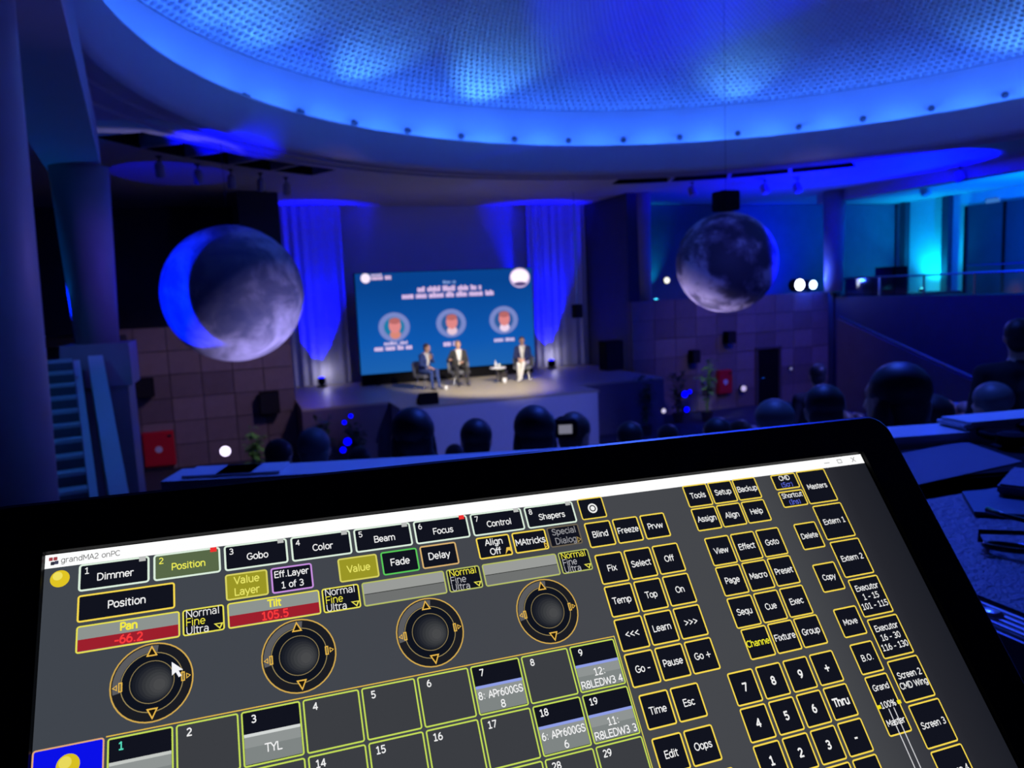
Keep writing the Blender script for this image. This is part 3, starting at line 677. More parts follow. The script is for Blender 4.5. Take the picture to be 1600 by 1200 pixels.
key('Delete', 14.16, -1.865, 14.78, -1.16, .19); key('Copy', 14.19, -.775, 14.81, -.055, .19); key('Move', 14.225, .36, 14.855, 1.06, .19); key('B.O.', 14.25, 1.215, 14.86, 1.925, .19)
def fader(b):
    for x in (14.52, 14.655): b.poly([(x, 2.72), (x + .022, 2.72), (x + .022, 5.2), (x, 5.2)], 'd8d8dc', .0004)
    for x in (14.265, 14.80): b.poly([(x, 2.60), (x + .10, 2.60), (x + .10, 2.68), (x, 2.68)], 'f0e020', .0006)
key('Grand|100%|Master', 14.265, 1.97, 14.87, 3.275, .185, lh=.38, extra=fader)

# ================================================================== STAGE: SCREEN, PANEL, FURNITURE
# ---- LED wall with slide
SX0, SX1, SZ0, SZ1, SY = 3.50, 9.36, 1.92, 5.07, 24.0
led = thing('led_screen', 'large stage screen showing a blue slide with three round portraits', 'screen', (6.43, 24.1, 1.55))
def LS(x, z, w=0): return Vector((x - 6.43, SY - 24.1 - w, z - 1.55))
m = MB(); m.box((0, .06, (SZ0 + SZ1) / 2 - 1.55), (SX1 - SX0 + .04, .1, SZ1 - SZ0 + .04)); m.build('frame', BLACK, led)
for sx_ in (-1, 1): MB().box((sx_ * 2.4, .12, .2), (.12, .4, .4)).build('screen_leg', BLACK, led)
MB().box((0, .06, .19), (5.8, .1, .36)).build('skirting', BLACK, led)
sm = bpy.data.materials.new('slide_background'); sm.use_nodes = True; nt = sm.node_tree; nt.nodes.clear()
tc = nt.nodes.new('ShaderNodeTexCoord'); sx = nt.nodes.new('ShaderNodeSeparateXYZ'); nz = nt.nodes.new('ShaderNodeTexNoise'); nz.inputs['Scale'].default_value = .5
ma = nt.nodes.new('ShaderNodeMath'); ma.operation = 'MULTIPLY_ADD'; ma.inputs[1].default_value = .5; cr = nt.nodes.new('ShaderNodeValToRGB'); mr = nt.nodes.new('ShaderNodeMapRange'); em = nt.nodes.new('ShaderNodeEmission'); ou = nt.nodes.new('ShaderNodeOutputMaterial')
mr.inputs[1].default_value = .3; mr.inputs[2].default_value = 3.9
nt.links.new(tc.outputs['Object'], nz.inputs[0]); nt.links.new(tc.outputs['Object'], sx.inputs[0]); nt.links.new(nz.outputs[0], ma.inputs[0]); nt.links.new(sx.outputs[2], ma.inputs[2]); nt.links.new(ma.outputs[0], mr.inputs[0]); nt.links.new(mr.outputs[0], cr.inputs[0]); nt.links.new(cr.outputs[0], em.inputs[0]); nt.links.new(em.outputs[0], ou.inputs[0])
el = cr.color_ramp.elements; el.new(.5)
for e, (p, c) in zip(el, ((.0, '1f62ac'), (.34, '0d55ac'), (.85, '07418c'))): e.position = p; e.color = (*lin(c), 1)  # paler lower band: slide's wave shape plus stage-light wash painted into the ramp
em.inputs[1].default_value = 1.05
m = MB(); m.add([LS(SX0, SZ0), LS(SX1, SZ0), LS(SX1, SZ1), LS(SX0, SZ1)], [(0, 1, 2, 3)]); slide = m.build('slide', sm, led)
def sdisc(x, z, rx, rz, c, w, name, st=1.0, n=28):
    m = MB(); m.add([LS(x + rx * math.cos(2 * PI * k / n), z + rz * math.sin(2 * PI * k / n), w) for k in range(n)], [tuple(range(n))]); return m.build(name, emis(c, st), slide)
def bars(x0, x1, z, h, c, name, seed, word=(.18, .5)):
    rnd = random.Random(seed); m = MB(); x = x0
    while x < x1 - .05:
        e = min(x + rnd.uniform(*word), x1); xx = x
        while xx < e - .02:
            w = min(rnd.uniform(.05, .09), e - xx); hh = h * rnd.choice((.75, .75, 1, .8)); m.add([LS(xx, z - h / 2, .012), LS(xx + w * .8, z - h / 2, .012), LS(xx + w * .8, z - h / 2 + hh, .012), LS(xx, z - h / 2 + hh, .012)], [(0, 1, 2, 3)]); xx += w
        x = e + .07
    o = m.build(name, emis(c, 1.0), slide); o['kind'] = 'stuff'; return o
def sxz(px, py): p = wy(px, py, SY); return p.x, p.z
for seed, (x0, x1, y, h, c) in enumerate(((692, 712, 441, .10, '7f9fd8'), (652, 752, 453, .17, 'e8c8f0'), (628, 776, 464, .17, 'e8c8f0'), (600, 637, 537, .10, 'd8c8ee'), (585, 650, 545, .15, 'e8ccf0'), (693, 720, 537, .17, 'e8ccf0'), (772, 804, 531, .14, 'd8c8ee'), (580, 614, 435, .12, 'e8c8e8'), (580, 602, 430, .08, 'd8c8ee'))):
    yl = y + (0 if x0 > 690 else 0)
    a = sxz(x0, y); b_ = sxz(x1, y - .055 * (x1 - x0)); bars(a[0], b_[0], (a[1] + b_[1]) / 2, h, c, 'slide_text', seed + 3)
x, z = sxz(571, 435); sdisc(x, z, .15, .15, 'f4e4fa', .012, 'slide_emblem', 1.1)
x, z = sxz(812, 434); sdisc(x, z, .36, .33, 'c8b4dc', .006, 'slide_emblem'); sdisc(x, z + .04, .32, .24, 'ffeaff', .012, 'slide_emblem', 1.2); sdisc(x, z - .20, .22, .07, '5b4a80', .014, 'slide_emblem')
for px, py, hx_, neck in ((616, 511, '22a0b8', 'd88878'), (705, 505, '2890c0', 'e8c8d8'), (787, 500, '3090c0', 'f0d8f0')):
    x, z = sxz(px, py)
    sdisc(x, z, .50, .46, '7888c8', .005, 'portrait_ring'); sdisc(x, z, .33, .31, '1c7aa8' if px == 616 else '2c5c9c', .007, 'portrait_disc')
    sdisc(x + .02, z - .24, .17, .14, neck, .009, 'portrait_shoulders'); sdisc(x + .02, z + .04, .19, .23, 'e08888', .011, 'portrait_head'); sdisc(x + .02, z + .19, .18, .10, 'b86868', .012, 'portrait_hair')

# ---- people
def capsule(m, p0, r0, p1, r1, n=10, mi=0):
    p0, p1 = Vector(p0), Vector(p1); d = p1 - p0; L = d.length
    if L < 1e-5: m.ball(p0, r0, mi, 10, 7); return
    t = d / L; pts = []; rs = []
    for k in range(4): a = -PI / 2 + PI / 2 * k / 4; pts.append(p0 + t * r0 * math.sin(a)); rs.append(max(r0 * math.cos(a), r0 * .08))
    pts.append(p0); rs.append(r0); pts.append(p1); rs.append(r1)
    for k in range(1, 5): a = PI / 2 * k / 4; pts.append(p1 + t * r1 * math.sin(a)); rs.append(max(r1 * math.cos(a), r1 * .08))
    m.tube(pts, rs, n, mi)
def mirror(p, s): return Vector((p[0] * s, p[1], p[2]))
def hand(m, w, d, up, r=1.0, curl=.5):
    """palm and five fingers from wrist w along direction d, back of hand towards up"""
    d = Vector(d).normalized(); up = Vector(up); up = (up - up.dot(d) * d).normalized(); sd = d.cross(up)
    for k in (-1, 0, 1): capsule(m, Vector(w) + sd * .02 * k, .017, Vector(w) + d * .08 + sd * .024 * k, .016, 8)
    for k, l in enumerate((.062, .078, .083, .075)):
        b0 = Vector(w) + d * .085 + sd * (.033 - .022 * k); b1 = b0 + d * l * .5 - up * .012; b2 = b1 + d * l * (.5 - curl * .45) - up * l * curl
        capsule(m, b0, .0105, b1, .010, 7); capsule(m, b1, .010, b2, .009, 7)
    b0 = Vector(w) + d * .03 - sd * .03; b1 = b0 + d * .04 - sd * .03 - up * .01; b2 = b1 + d * .035 - sd * .002 - up * .015
    capsule(m, b0, .014, b1, .012, 7); capsule(m, b1, .012, b2, .010, 7)
def head(m, c, yaw=0, pitch=0, face=True):
    Rm = Matrix.Rotation(yaw, 3, 'Z') @ Matrix.Rotation(pitch, 3, 'X'); c = Vector(c)
    def L(p): return c + Rm @ Vector(p)
    m.ball(L((0, -.012, .03)), (.078, .095, .088), 0, 18, 12, Rm); m.ball(L((0, .012, -.035)), (.062, .075, .085), 0, 18, 12, Rm); m.ball(L((0, .035, -.095)), (.038, .035, .03), 0, 12, 8, Rm)
    if face:
        capsule(m, L((0, .085, .015)), .009, L((0, .105, -.028)), .015, 8)
        for s in (-1, 1):
            m.ball(L((s * .032, .074, .012)), (.014, .010, .009), 0, 10, 6, Rm); capsule(m, L((s * .048, .072, .035)), .007, L((s * .016, .083, .034)), .007, 6)
        capsule(m, L((-.022, .078, -.062)), .008, L((.022, .078, -.062)), .008, 6); capsule(m, L((-.018, .076, -.075)), .008, L((.018, .076, -.075)), .008, 6)
    for s in (-1, 1): m.ball(L((s * .08, -.01, -.005)), (.012, .022, .034), 0, 10, 7, Rm)
    return L, Rm
def remesh(m, vox, smooth_it=4):
    me = bpy.data.meshes.new('b'); me.from_pydata(m.v, [], m.f); me.update()
    o = bpy.data.objects.new('b', me); COL.objects.link(o)
    md = o.modifiers.new('r', 'REMESH'); md.mode = 'VOXEL'; md.voxel_size = vox; md.use_smooth_shade = True
    ms = o.modifiers.new('s', 'SMOOTH'); ms.iterations = smooth_it; ms.factor = .4
    dg = bpy.context.evaluated_depsgraph_get(); out = bpy.data.meshes.new_from_object(o.evaluated_get(dg))
    bpy.data.objects.remove(o); bpy.data.meshes.remove(me); return out
def person_mesh(J, vox=.012, detail=True):
    """J: joints dict in local metres, facing +Y"""
    m = MB(); pel, chest, neck, hd = (Vector(J[k]) for k in ('pelvis', 'chest', 'neck', 'head'))
    f = J.get('w', 1.0)
    for s in (-1, 1):
        capsule(m, pel + Vector((s * .075, 0, 0)), .115 * f, chest + Vector((s * .085, 0, -.06)), .125 * f, 12)
        capsule(m, chest + Vector((s * .07, 0, -.05)), .12 * f, chest + Vector((s * .10, -.005, .06)), .10, 12)
        sh = Vector(J['sh'][0 if s < 0 else 1]); elb = Vector(J['el'][0 if s < 0 else 1]); wr = Vector(J['wr'][0 if s < 0 else 1])
        capsule(m, chest + Vector((s * .05, -.005, .08)), .085, sh, .068, 12)
        capsule(m, sh, .064, elb, .048, 10); capsule(m, elb, .047, wr, .031, 10)
        if detail: hand(m, wr, J['hd'][0 if s < 0 else 1], J['hu'][0 if s < 0 else 1], curl=J.get('curl', .5))
        else: hand(m, wr, (wr - elb), (0, 0, 1), curl=.4)
        hp = pel + Vector((s * .095, .02, -.02)); kn = Vector(J['kn'][0 if s < 0 else 1]); an = Vector(J['an'][0 if s < 0 else 1]); to = Vector(J['to'][0 if s < 0 else 1])
        capsule(m, hp, .098 * f, kn, .062, 12); capsule(m, kn, .06, kn * .55 + an * .45 + Vector((0, -.012, 0)), .056, 10); capsule(m, kn * .6 + an * .4, .055, an, .04, 10)
        capsule(m, an + Vector((0, -.03, -.045)), .036, to, .03, 8)
    capsule(m, chest + Vector((0, -.005, .10)), .075, neck, .056, 10); capsule(m, neck, .056, hd + Vector((0, -.01, -.05)), .055, 10)
    head(m, hd, J.get('yaw', 0), J.get('pitch', 0), True)
    return remesh(m, vox)
def paint(me, J, jacket, trousers, shoe, shirt=None, sleeve=None):
    for mt in (jacket, trousers, shoe, SKIN, shirt or jacket): me.materials.append(mt)
    hd, neck, ch = Vector(J['head']), Vector(J['neck']), Vector(J['chest'])
    pel = Vector(J['pelvis'])
    for p in me.polygons:
        c = p.center; k = 0
        if c.z > neck.z - .01 and (c - neck).length < .40: k = 3
        elif min((c - (Vector(w) + Vector(d).normalized() * .08)).length for w, d in zip(J['wr'], J['hd'])) < .105: k = 3
        elif c.z < .075 + J.get('z0', 0): k = 2
        else:
            dl = 9; 
            for a, b in list(zip(J['kn'], J['an'])) + [(pel + Vector((-.095, .02, -.02)), J['kn'][0]), (pel + Vector((.095, .02, -.02)), J['kn'][1])]:
                a, b = Vector(a), Vector(b); t = max(0, min(1, (c - a).dot(b - a) / (b - a).length_squared)); dl = min(dl, (c - a - (b - a) * t).length)
            du = 9
            for a, b in list(zip(J['el'], J['wr'])) + list(zip(J['sh'], J['el'])) + [(pel + Vector((0, 0, .08)), ch)]:
                a, b = Vector(a), Vector(b); t = max(0, min(1, (c - a).dot(b - a) / (b - a).length_squared)); du = min(du, (c - a - (b - a) * t).length - .03)
            if dl < du: k = 1
            elif shirt is not None and p.normal.y > .35 and abs(c.x - ch.x) < .02 + .075 * max(0, (c.z - pel.z - .05)) / .5 and c.z > pel.z + .05 and abs(c.y - ch.y) < .2: k = 4
        p.material_index = k
        p.use_smooth = True
def cloth(name, c): return pbr('cloth_' + name, c, .85, noise=.2, nscale=40, bump=.1)
HAIR = {k: pbr('hair_' + k, c, .5, noise=.35, nscale=30) for k, c in {'dark': (.012, .01, .012), 'brown': (.06, .035, .02), 'grey': (.10, .10, .10), 'fair': (.22, .14, .07)}.items()}
def hairmesh(J, kind, style='short'):
    hd = Vector(J['head']); Rm = Matrix.Rotation(J.get('yaw', 0), 3, 'Z') @ Matrix.Rotation(J.get('pitch', 0), 3, 'X'); m = MB()
    def L(p): return hd + Rm @ Vector(p)
    m.ball(L((0, -.026, .042)), (.088, .098, .090), 0, 18, 12, Rm)
    m.ball(L((0, -.055, -.015)), (.076, .062, .085), 0, 16, 10, Rm)
    if style == 'long':
        m.ball(L((0, -.062, -.11)), (.088, .05, .13), 0, 16, 10, Rm)
        for s in (-1, 1): m.ball(L((s * .072, -.025, -.08)), (.024, .045, .12), 0, 12, 8, Rm)
    if style == 'full': m.ball(L((0, -.03, .045)), (.105, .115, .10), 0, 18, 12, Rm)
    return m
def make_person(J, label, jacket, trousers, shoe, shirt=None, hair='dark', style='short', loc=(0, 0, 0), rotz=0, vox=.012, group=None, detail=True):
    root = thing('person', label, 'person', loc, rotz, group)
    me = person_mesh(J, vox, detail); paint(me, J, jacket, trousers, shoe, shirt); link('body', me, root)
    if hair: hairmesh(J, hair, style).build('hair', HAIR[hair], root, smooth=True)
    return root
def seated(lean=0, **k):
    J = dict(pelvis=(0, 0, .56), chest=(0, .03 + lean, .93), neck=(0, .05 + lean * 1.4, 1.09), head=(0, .08 + lean * 1.6, 1.23), sh=((-.19, .03 + lean, 1.0), (.19, .03 + lean, 1.0)),
             el=((-.25, .10 + lean, .74), (.25, .10 + lean, .74)), wr=((-.10, .30, .66), (.10, .30, .66)), hd=((.45, .7, -.1), (-.45, .7, -.1)), hu=((0, .2, 1), (0, .2, 1)),
             kn=((-.13, .44, .52), (.13, .44, .52)), an=((-.14, .46, .10), (.14, .46, .10)), to=((-.16, .60, .04), (.16, .60, .04)))
    J.update(k); return J
ST = 1.555
def arm_chair(label, loc, rotz):
    t = thing('tub_chair', label, 'chair', loc, rotz, 'panel chairs on the stage')
    gr = pbr('chair_fabric', (.16, .17, .20), .8, noise=.2, nscale=30)
    MB().box((0, .02, .40), (.56, .54, .10), bev=.03).build('seat', gr, t)
    m = MB(); v = []; n = 18
    for i in range(n + 1):
        a = math.radians(-15 - 150 * i / n); hh = .66 + .16 * math.sin(math.radians(180 * i / n))
        for rr, z in ((.27, .38), (.33, .36), (.36, hh), (.31, hh)): v.append((rr * math.cos(a), .0 + rr * math.sin(a), z))
    f = []
    for i in range(n):
        b = 4 * i; f += [(b + q, b + 4 + q, b + 4 + (q + 1) % 4, b + (q + 1) % 4) for q in range(4)]
    f += [(0, 1, 2, 3), (4 * n + 3, 4 * n + 2, 4 * n + 1, 4 * n)]
    m.add(v, f); m.build('backrest', gr, t, smooth=True)
    for a in (45, 135, 225, 315):
        c, s = math.cos(math.radians(a)), math.sin(math.radians(a))
        MB().tube([(c * .16, s * .16, .36), (c * .34, s * .34, .012)], .016, 8).build('leg', METAL, t)
    return t
NAVY = cloth('navy', (.03, .06, .22)); CHAR = cloth('charcoal', (.035, .035, .04)); WHT = cloth('white', (.75, .75, .72)); DBLUE = cloth('dark_blue', (.02, .03, .12)); SHOE = pbr('shoe_leather', (.02, .015, .012), .4, noise=.2)
pl = wz(664, 610, ST); pm = wz(716, 603, ST); pr_ = wz(803, 600, ST)
def pos(p, y): return (p.x, y, ST)
cL, cM, cR = (5.05, 22.0, ST), (6.22, 22.35, ST), (8.28, 22.25, ST)
# the chair faces the audience (-Y): local +Y turned by about pi
arm_chair('grey tub chair under the panelist in the navy suit', cL, PI + .55)
arm_chair('grey tub chair under the panelist in the dark jacket', cM, PI - .05)
arm_chair('grey tub chair under the panelist in white trousers', cR, PI - .5)
J = seated(lean=.06, yaw=.25, pitch=-.1, wr=((-.03, .26, .92), (.10, .32, .66)), el=((-.27, .14, .80), (.26, .14, .76)), hd=((.1, .35, 1), (-.45, .7, -.1)), kn=((-.10, .44, .55), (.14, .44, .52)), an=((-.03, .56, .14), (.14, .46, .10)), to=((-.02, .70, .06), (.16, .60, .04)))
make_person(J, 'panelist seated in a navy suit, leaning in with a microphone at the mouth', NAVY, NAVY, SHOE, WHT, 'brown', 'short', cL, PI + .55, .010)
def mic(loc, d, label):
    d = Vector(d).normalized(); Rm = d.to_track_quat('Z', 'Y').to_matrix()
    t = thing('microphone', label, 'microphone', loc)
    m = MB(); m.lathe([(.009, -.12), (.012, -.10), (.013, .03), (.018, .06)], n=12, rot=Rm); m.build('handle', BLACK, t)
    m = MB(); m.ball(d * .08, .027, 0, 12, 8); m.build('grille', METAL, t, smooth=True)
Rz = Matrix.Rotation(PI + .55, 3, 'Z'); mic(Vector(cL) + Rz @ Vector((-.01, .33, 1.04)), Rz @ Vector((.05, -.45, 1)), 'handheld microphone raised by the panelist in navy')
J = seated(lean=-.03, yaw=-.1, wr=((-.05, .26, .70), (.30, .22, .78)), el=((-.25, .08, .74), (.33, -.02, .76)), hd=((.45, .6, .2), (.1, .7, .35)), kn=((-.16, .44, .52), (.16, .44, .52)))
make_person(J, 'panelist seated in a dark open jacket over a pale shirt, microphone in the lap', CHAR, CHAR, SHOE, WHT, 'fair', 'short', cM, PI - .05, .010)
Rz = Matrix.Rotation(PI - .05, 3, 'Z'); mic(Vector(cM) + Rz @ Vector((.02, .36, .72)), Rz @ Vector((.6, .3, .5)), 'handheld microphone held in the lap of the panelist in the dark jacket')
J = seated(lean=0, yaw=.35, wr=((-.06, .30, .66), (.08, .30, .68)), kn=((-.07, .46, .56), (.08, .44, .52)), an=((.0, .56, .16), (.08, .46, .10)), to=((.02, .70, .08), (.10, .60, .04)))
make_person(J, 'panelist seated in white trousers and a blue jacket over a white shirt', DBLUE, WHT, WHT, WHT, 'brown', 'short', cR, PI - .5, .010)
# small side table with carafe, glasses and plant; bottle and glass by the chairs
tb = (7.42, 22.2, ST)
t = thing('side_table', 'small round side table between the chairs on the stage', 'table', tb)
MB().lathe([(.24, .42), (.25, .43), (.25, .45), (.24, .46)], n=28).build('table_top', WHITEP, t); MB().tube([(0, 0, .02), (0, 0, .43)], .02, 10).build('leg', METAL, t); MB().lathe([(.17, 0), (.17, .015), (.05, .03)], n=24).build('base', METAL, t)
GLASS = pbr('glass_pale', (.8, .85, .8), .1, noise=.05, spec=.6)
def vessel(name, label, loc, prof, mat, cat, group=None):
    o = MB().lathe(prof, n=16).build(name, mat, None, loc, smooth=True); return tag(o, label, cat, group)
def bottle(loc, label, g=None):
    t = thing('water_bottle', label, 'bottle', loc, 0, g)
    MB().lathe([(.028, 0), (.03, .01), (.03, .14), (.012, .18), (.012, .205)], n=14).build('body', GLASS, t, smooth=True); MB().lathe([(.014, .205), (.014, .225)], n=12).build('cap', WHITEP, t); MB().lathe([(.0306, .05), (.0306, .11)], n=14).build('paper_band', WHITEP, t)
bottle((7.33, 22.12, ST + .46), 'water bottle on the round side table')
vessel('drinking_glass', 'clear glass on the side table, beside the water bottle', (7.42, 22.06, ST + .46), [(.026, 0), (.034, .11), (.031, .11), (.024, .01)], GLASS, 'glass')
vessel('white_mug', 'white mug on the stage floor beside the navy suited panelist', (5.55, 21.45, ST), [(.035, 0), (.04, .02), (.04, .11), (.036, .11), (.034, .02)], WHITEP, 'mug')
vessel('white_mug', 'white mug on the stage floor under the side table', (7.5, 21.85, ST), [(.05, 0), (.06, .02), (.06, .15), (.055, .15), (.05, .02)], WHITEP, 'mug')

# ---- plants
def plant(name, label, loc, h, spread, nleaf, seed, leaf=.16, mat=GREENL, group=None, pot=True, cat='plant'):
    rnd = random.Random(seed); t = thing(name, label, cat, loc, 0, group)
    if pot: MB().lathe([(.14, 0), (.19, .28), (.2, .3), (.17, .3), (.16, .27)], n=18).build('pot', POT, t)
    st_ = MB(); lf = MB()
    for s in range(5):
        a = rnd.uniform(0, 2 * PI); top = Vector((math.cos(a) * spread * .4, math.sin(a) * spread * .4, h * rnd.uniform(.7, 1))); st_.tube([(0, 0, .25), top * .5 + Vector((0, 0, .15)), top], [.015, .012, .006], 6)
        for q in range(nleaf // 5):
            f = rnd.uniform(.3, 1); base = top * f + Vector((0, 0, .1)); d = Vector((rnd.gauss(0, 1), rnd.gauss(0, 1), rnd.uniform(-.2, .8))).normalized(); l = leaf * rnd.uniform(.7, 1.5) * (1 + spread); w = l * .22
            sd = d.cross(Vector((0, 0, 1))).normalized() * w; tip = base + d * l - Vector((0, 0, l * .25)); mid = base + d * l * .5
            lf.add([base, mid + sd, tip, mid - sd, mid + Vector((0, 0, -.01))], [(0, 4, 1), (1, 4, 2), (2, 4, 3), (3, 4, 0)])
    st_.build('stem', GREENL, t); o = lf.build('foliage', mat, t); o['kind'] = 'stuff'; return t
plant('potted_plant', 'small green pot plant on the stage by the side table', (7.62, 22.45, ST), .5, .15, 40, 3, .10)
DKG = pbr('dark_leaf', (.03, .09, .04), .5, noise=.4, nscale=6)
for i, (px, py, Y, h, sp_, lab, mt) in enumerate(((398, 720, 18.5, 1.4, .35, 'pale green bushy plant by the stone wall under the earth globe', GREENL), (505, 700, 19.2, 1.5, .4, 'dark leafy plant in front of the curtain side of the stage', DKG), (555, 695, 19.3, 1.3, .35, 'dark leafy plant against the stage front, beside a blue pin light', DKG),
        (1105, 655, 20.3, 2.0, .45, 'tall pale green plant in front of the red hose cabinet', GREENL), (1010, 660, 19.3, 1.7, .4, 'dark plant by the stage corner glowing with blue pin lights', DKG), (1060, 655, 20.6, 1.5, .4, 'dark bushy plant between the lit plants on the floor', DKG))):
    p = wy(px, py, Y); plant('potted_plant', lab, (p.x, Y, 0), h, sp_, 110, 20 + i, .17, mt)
light('plant_light', 'SPOT', (wy(1105, 655, 19.2).x - 1.0, 18.6, 3.4), (wy(1105, 655, 20.3).x, 20.3, 1.2), 160, (.8, .95, .7), .05, 22, .6)
light('plant_light', 'SPOT', (wy(398, 700, 17).x + .8, 16.9, 2.6), (wy(398, 690, 18.5).x, 18.5, 1.0), 60, (.8, .95, .5), .05, 22, .6)
def pinlight(px, py, Y, r, col, st_, label, name='pin_light', group='small blue pin lights among the plants'):
    p = wy(px, py, Y); t = thing(name, label, 'lamp', p, 0, group)
    MB().lathe([(r * .9, .02), (r * 1.15, .03), (r * 1.15, .10), (r * .4, .14)], n=14, rot=Matrix.Rotation(-PI / 2, 3, 'X')).build('housing', BLACK, t)
    MB().ball((0, 0, 0), (r, r * .6, r), 0, 14, 8).build('lens', emis(col, st_), t, smooth=True); return t
for px, py, Y, r in ((1016, 664, 20.1, .075), (1019, 645, 20.2, .09), (1012, 632, 20.2, .06), (1070, 616, 20.4, .10), (1078, 612, 20.5, .06), (1073, 640, 20.3, .08), (543, 690, 18.9, .09), (536, 703, 18.9, .07), (538, 660, 19.0, .05), (548, 650, 19.0, .05)):
    pinlight(px, py, Y, r, '0000ff', 3.5, 'small blue pin light shining out of the plants')
for px, py, Y, r, c, s_, lab in ((352, 705, 19.5, .12, 'e8d8ff', 3.0, 'round white lamp by the stone wall near the hose cabinet'), (1162, 607, 21.7, .10, 'b0a4d8', 1.2, 'oval wall lamp between red cabinet and doorway'), (1037, 642, 20.0, .07, 'c8c0e0', 1.2, 'small white lamp low between the dark plants'), (1042, 438, 22.2, .10, 'd8d8d0', 2.0, 'round white lamp on the gallery by the slim column'), (1236, 576, 21.7, .05, '8080c0', .8, 'tiny wall light beside the doorway')):
    pinlight(px, py, Y, r, c, s_, lab, 'wall_lamp', None)

# ---- boxes on the stone walls
def cabinet(px0, py0, px1, py1, label):
    a, b = wy(px0, py0, 21.85), wy(px1, py1, 21.85); c = (a + b) / 2; w = b.x - a.x; h = abs(a.z - b.z)
    t = thing('fire_hose_cabinet', label, 'cabinet', (c.x, 21.875, c.z - h / 2)); MB().box((0, 0, h / 2), (w, .16, h), bev=.02).build('body', RED, t); MB().box((0, -.085, h / 2), (w - .08, .015, h - .08)).build('door', RED, t)
    MB().lathe([(.09, 0), (.09, .006)], (0, -.095, h / 2), 18, 0, Matrix.Rotation(PI / 2, 3, 'X')).build('white_emblem', WHITEP, t); MB().box((w / 2 - .1, -.1, h - .12), (.09, .02, .06)).build('latch', METAL, t)
cabinet(221, 677, 276, 726, 'red fire hose cabinet with round white emblem beside the stair'); cabinet(1121, 579, 1143, 614, 'narrow red fire hose cabinet behind the pale green plant')
def speaker(px, py, Y, w, h, label, d=.3, pole=False):
    p = wy(px, py, Y); t = thing('loudspeaker', label, 'speaker', (p.x, Y, p.z - h / 2)); MB().box((0, 0, h / 2), (w, d, h), bev=.015).build('cabinet_box', BLACK, t); MB().box((0, -d / 2 - .005, h / 2), (w - .04, .01, h - .04)).build('grille', pbr('grille_cloth', (.012, .012, .014), .9, noise=.4, nscale=60), t); (MB().box((0, d / 2 + .03, h / 2), (.06, .08, .2)) if not pole else MB().tube([(0, 0, h), (0, 0, ZC - p.z + h / 2)], .02, 8)).build('bracket', METAL, t)
speaker(226, 606, 21.72, .42, .5, 'black loudspeaker on the stone wall above the red cabinet'); speaker(421, 629, 21.72, .52, .6, 'larger black loudspeaker on the stone wall next to the stage')
speaker(1085, 557, 21.72, .3, .42, 'black loudspeaker on the stone wall above the dark plants'); speaker(1140, 527, 21.72, .34, .40, 'black loudspeaker on the stone wall under the moon globe'); speaker(902, 486, 22.0, .26, .42, 'small black loudspeaker hung at the curtain edge of the stage', .3, True)
speaker(955, 555, 21.0, .6, .9, 'tall black loudspeaker standing at the stage end', .5)
w_ = wz(690, 642, ST); t = thing('stage_monitor', 'black wedge stage monitor lying at the front edge of the apron', 'speaker', (w_.x, 18.95, ST)); m = MB(); m.add([(-.25, -.2, 0), (.25, -.2, 0), (.25, .2, 0), (-.25, .2, 0), (-.25, -.14, .30), (.25, -.14, .30), (.25, .2, .1), (-.25, .2, .1)], [(3, 2, 1, 0), (4, 5, 6, 7), (0, 1, 5, 4), (1, 2, 6, 5), (2, 3, 7, 6), (3, 0, 4, 7)]); m.build('wedge_box', BLACK, t); MB().box((0, .03, .22), (.42, .3, .01), Matrix.Rotation(-.53, 3, 'X')).build('grille', pbr('grille_cloth', (.012, .012, .014), .9), t)

# ================================================================== LAMPS WITH LIGHTS
def uplight(px, py, label):
    p = wy(px, py, 24.85); t = thing('uplight', label, 'lamp', (p.x, 24.85, ST))
    MB().box((0, 0, .015), (.28, .24, .03)).build('base', BLACK, t)
    for s in (-1, 1): MB().box((s * .13, 0, .13), (.015, .05, .22)).build('yoke', BLACK, t)
    MB().lathe([(.08, -.12), (.11, -.06), (.11, .10), (.10, .11)], (0, 0, .18), 18).build('can', BLACK, t); MB().lathe([(.095, 0), (.09, .025), (.02, .04)], (0, 0, .28), 18).build('lens', emis('0000ff', 6), t)
    light('uplight_beam', 'SPOT', (p.x, 24.92, ST + .34), (p.x, 25.35, ST + 2.6), 4200, DB, .05, 50, .6)
    light('uplight_glow', 'POINT', (p.x + .15, 24.95, ST + .40), None, 5, (.8, .75, 1), .08)
uplight(503, 600, 'blue uplight at the curtain foot on the earth globe side'); uplight(862, 570, 'blue uplight at the curtain foot behind the white trousered panelist')
def gallery_lamp(px, py, Y, r, col, st_, label, e, lc, tgt, ang):
    p = wy(px, py, Y); t = thing('stage_spotlight', label, 'lamp', p)
    MB().lathe([(r * 1.1, .02), (r * 1.2, .05), (r * 1.2, .35), (r * .7, .45)], n=18, rot=Matrix.Rotation(-PI / 2, 3, 'X')).build('can', BLACK, t); MB().lathe([(r, 0), (r, .03)], n=18, rot=Matrix.Rotation(-PI / 2, 3, 'X')).build('lens', emis(col, st_), t)
    MB().tube([(0, .25, -r), (0, .25, 3.84 - p.z)], .02, 8).build('stem', BLACK, t)
    light('gallery_beam', 'POINT' if ang is None else 'SPOT', p + Vector((0, -.3, .1)), tgt, e, lc, .08, ang or 40, .6)
gallery_lamp(1250, 445, 22.2, .19, 'e8f0ff', 9, 'brighter white stage spotlight on the gallery edge by the column', 90, (.02, .08, 1), None, None)
gallery_lamp(1271, 445, 22.25, .15, 'b8d8ff', 7, 'smaller bluish stage spotlight on the gallery edge by the column', 60, (.0, .02, 1), None, None)
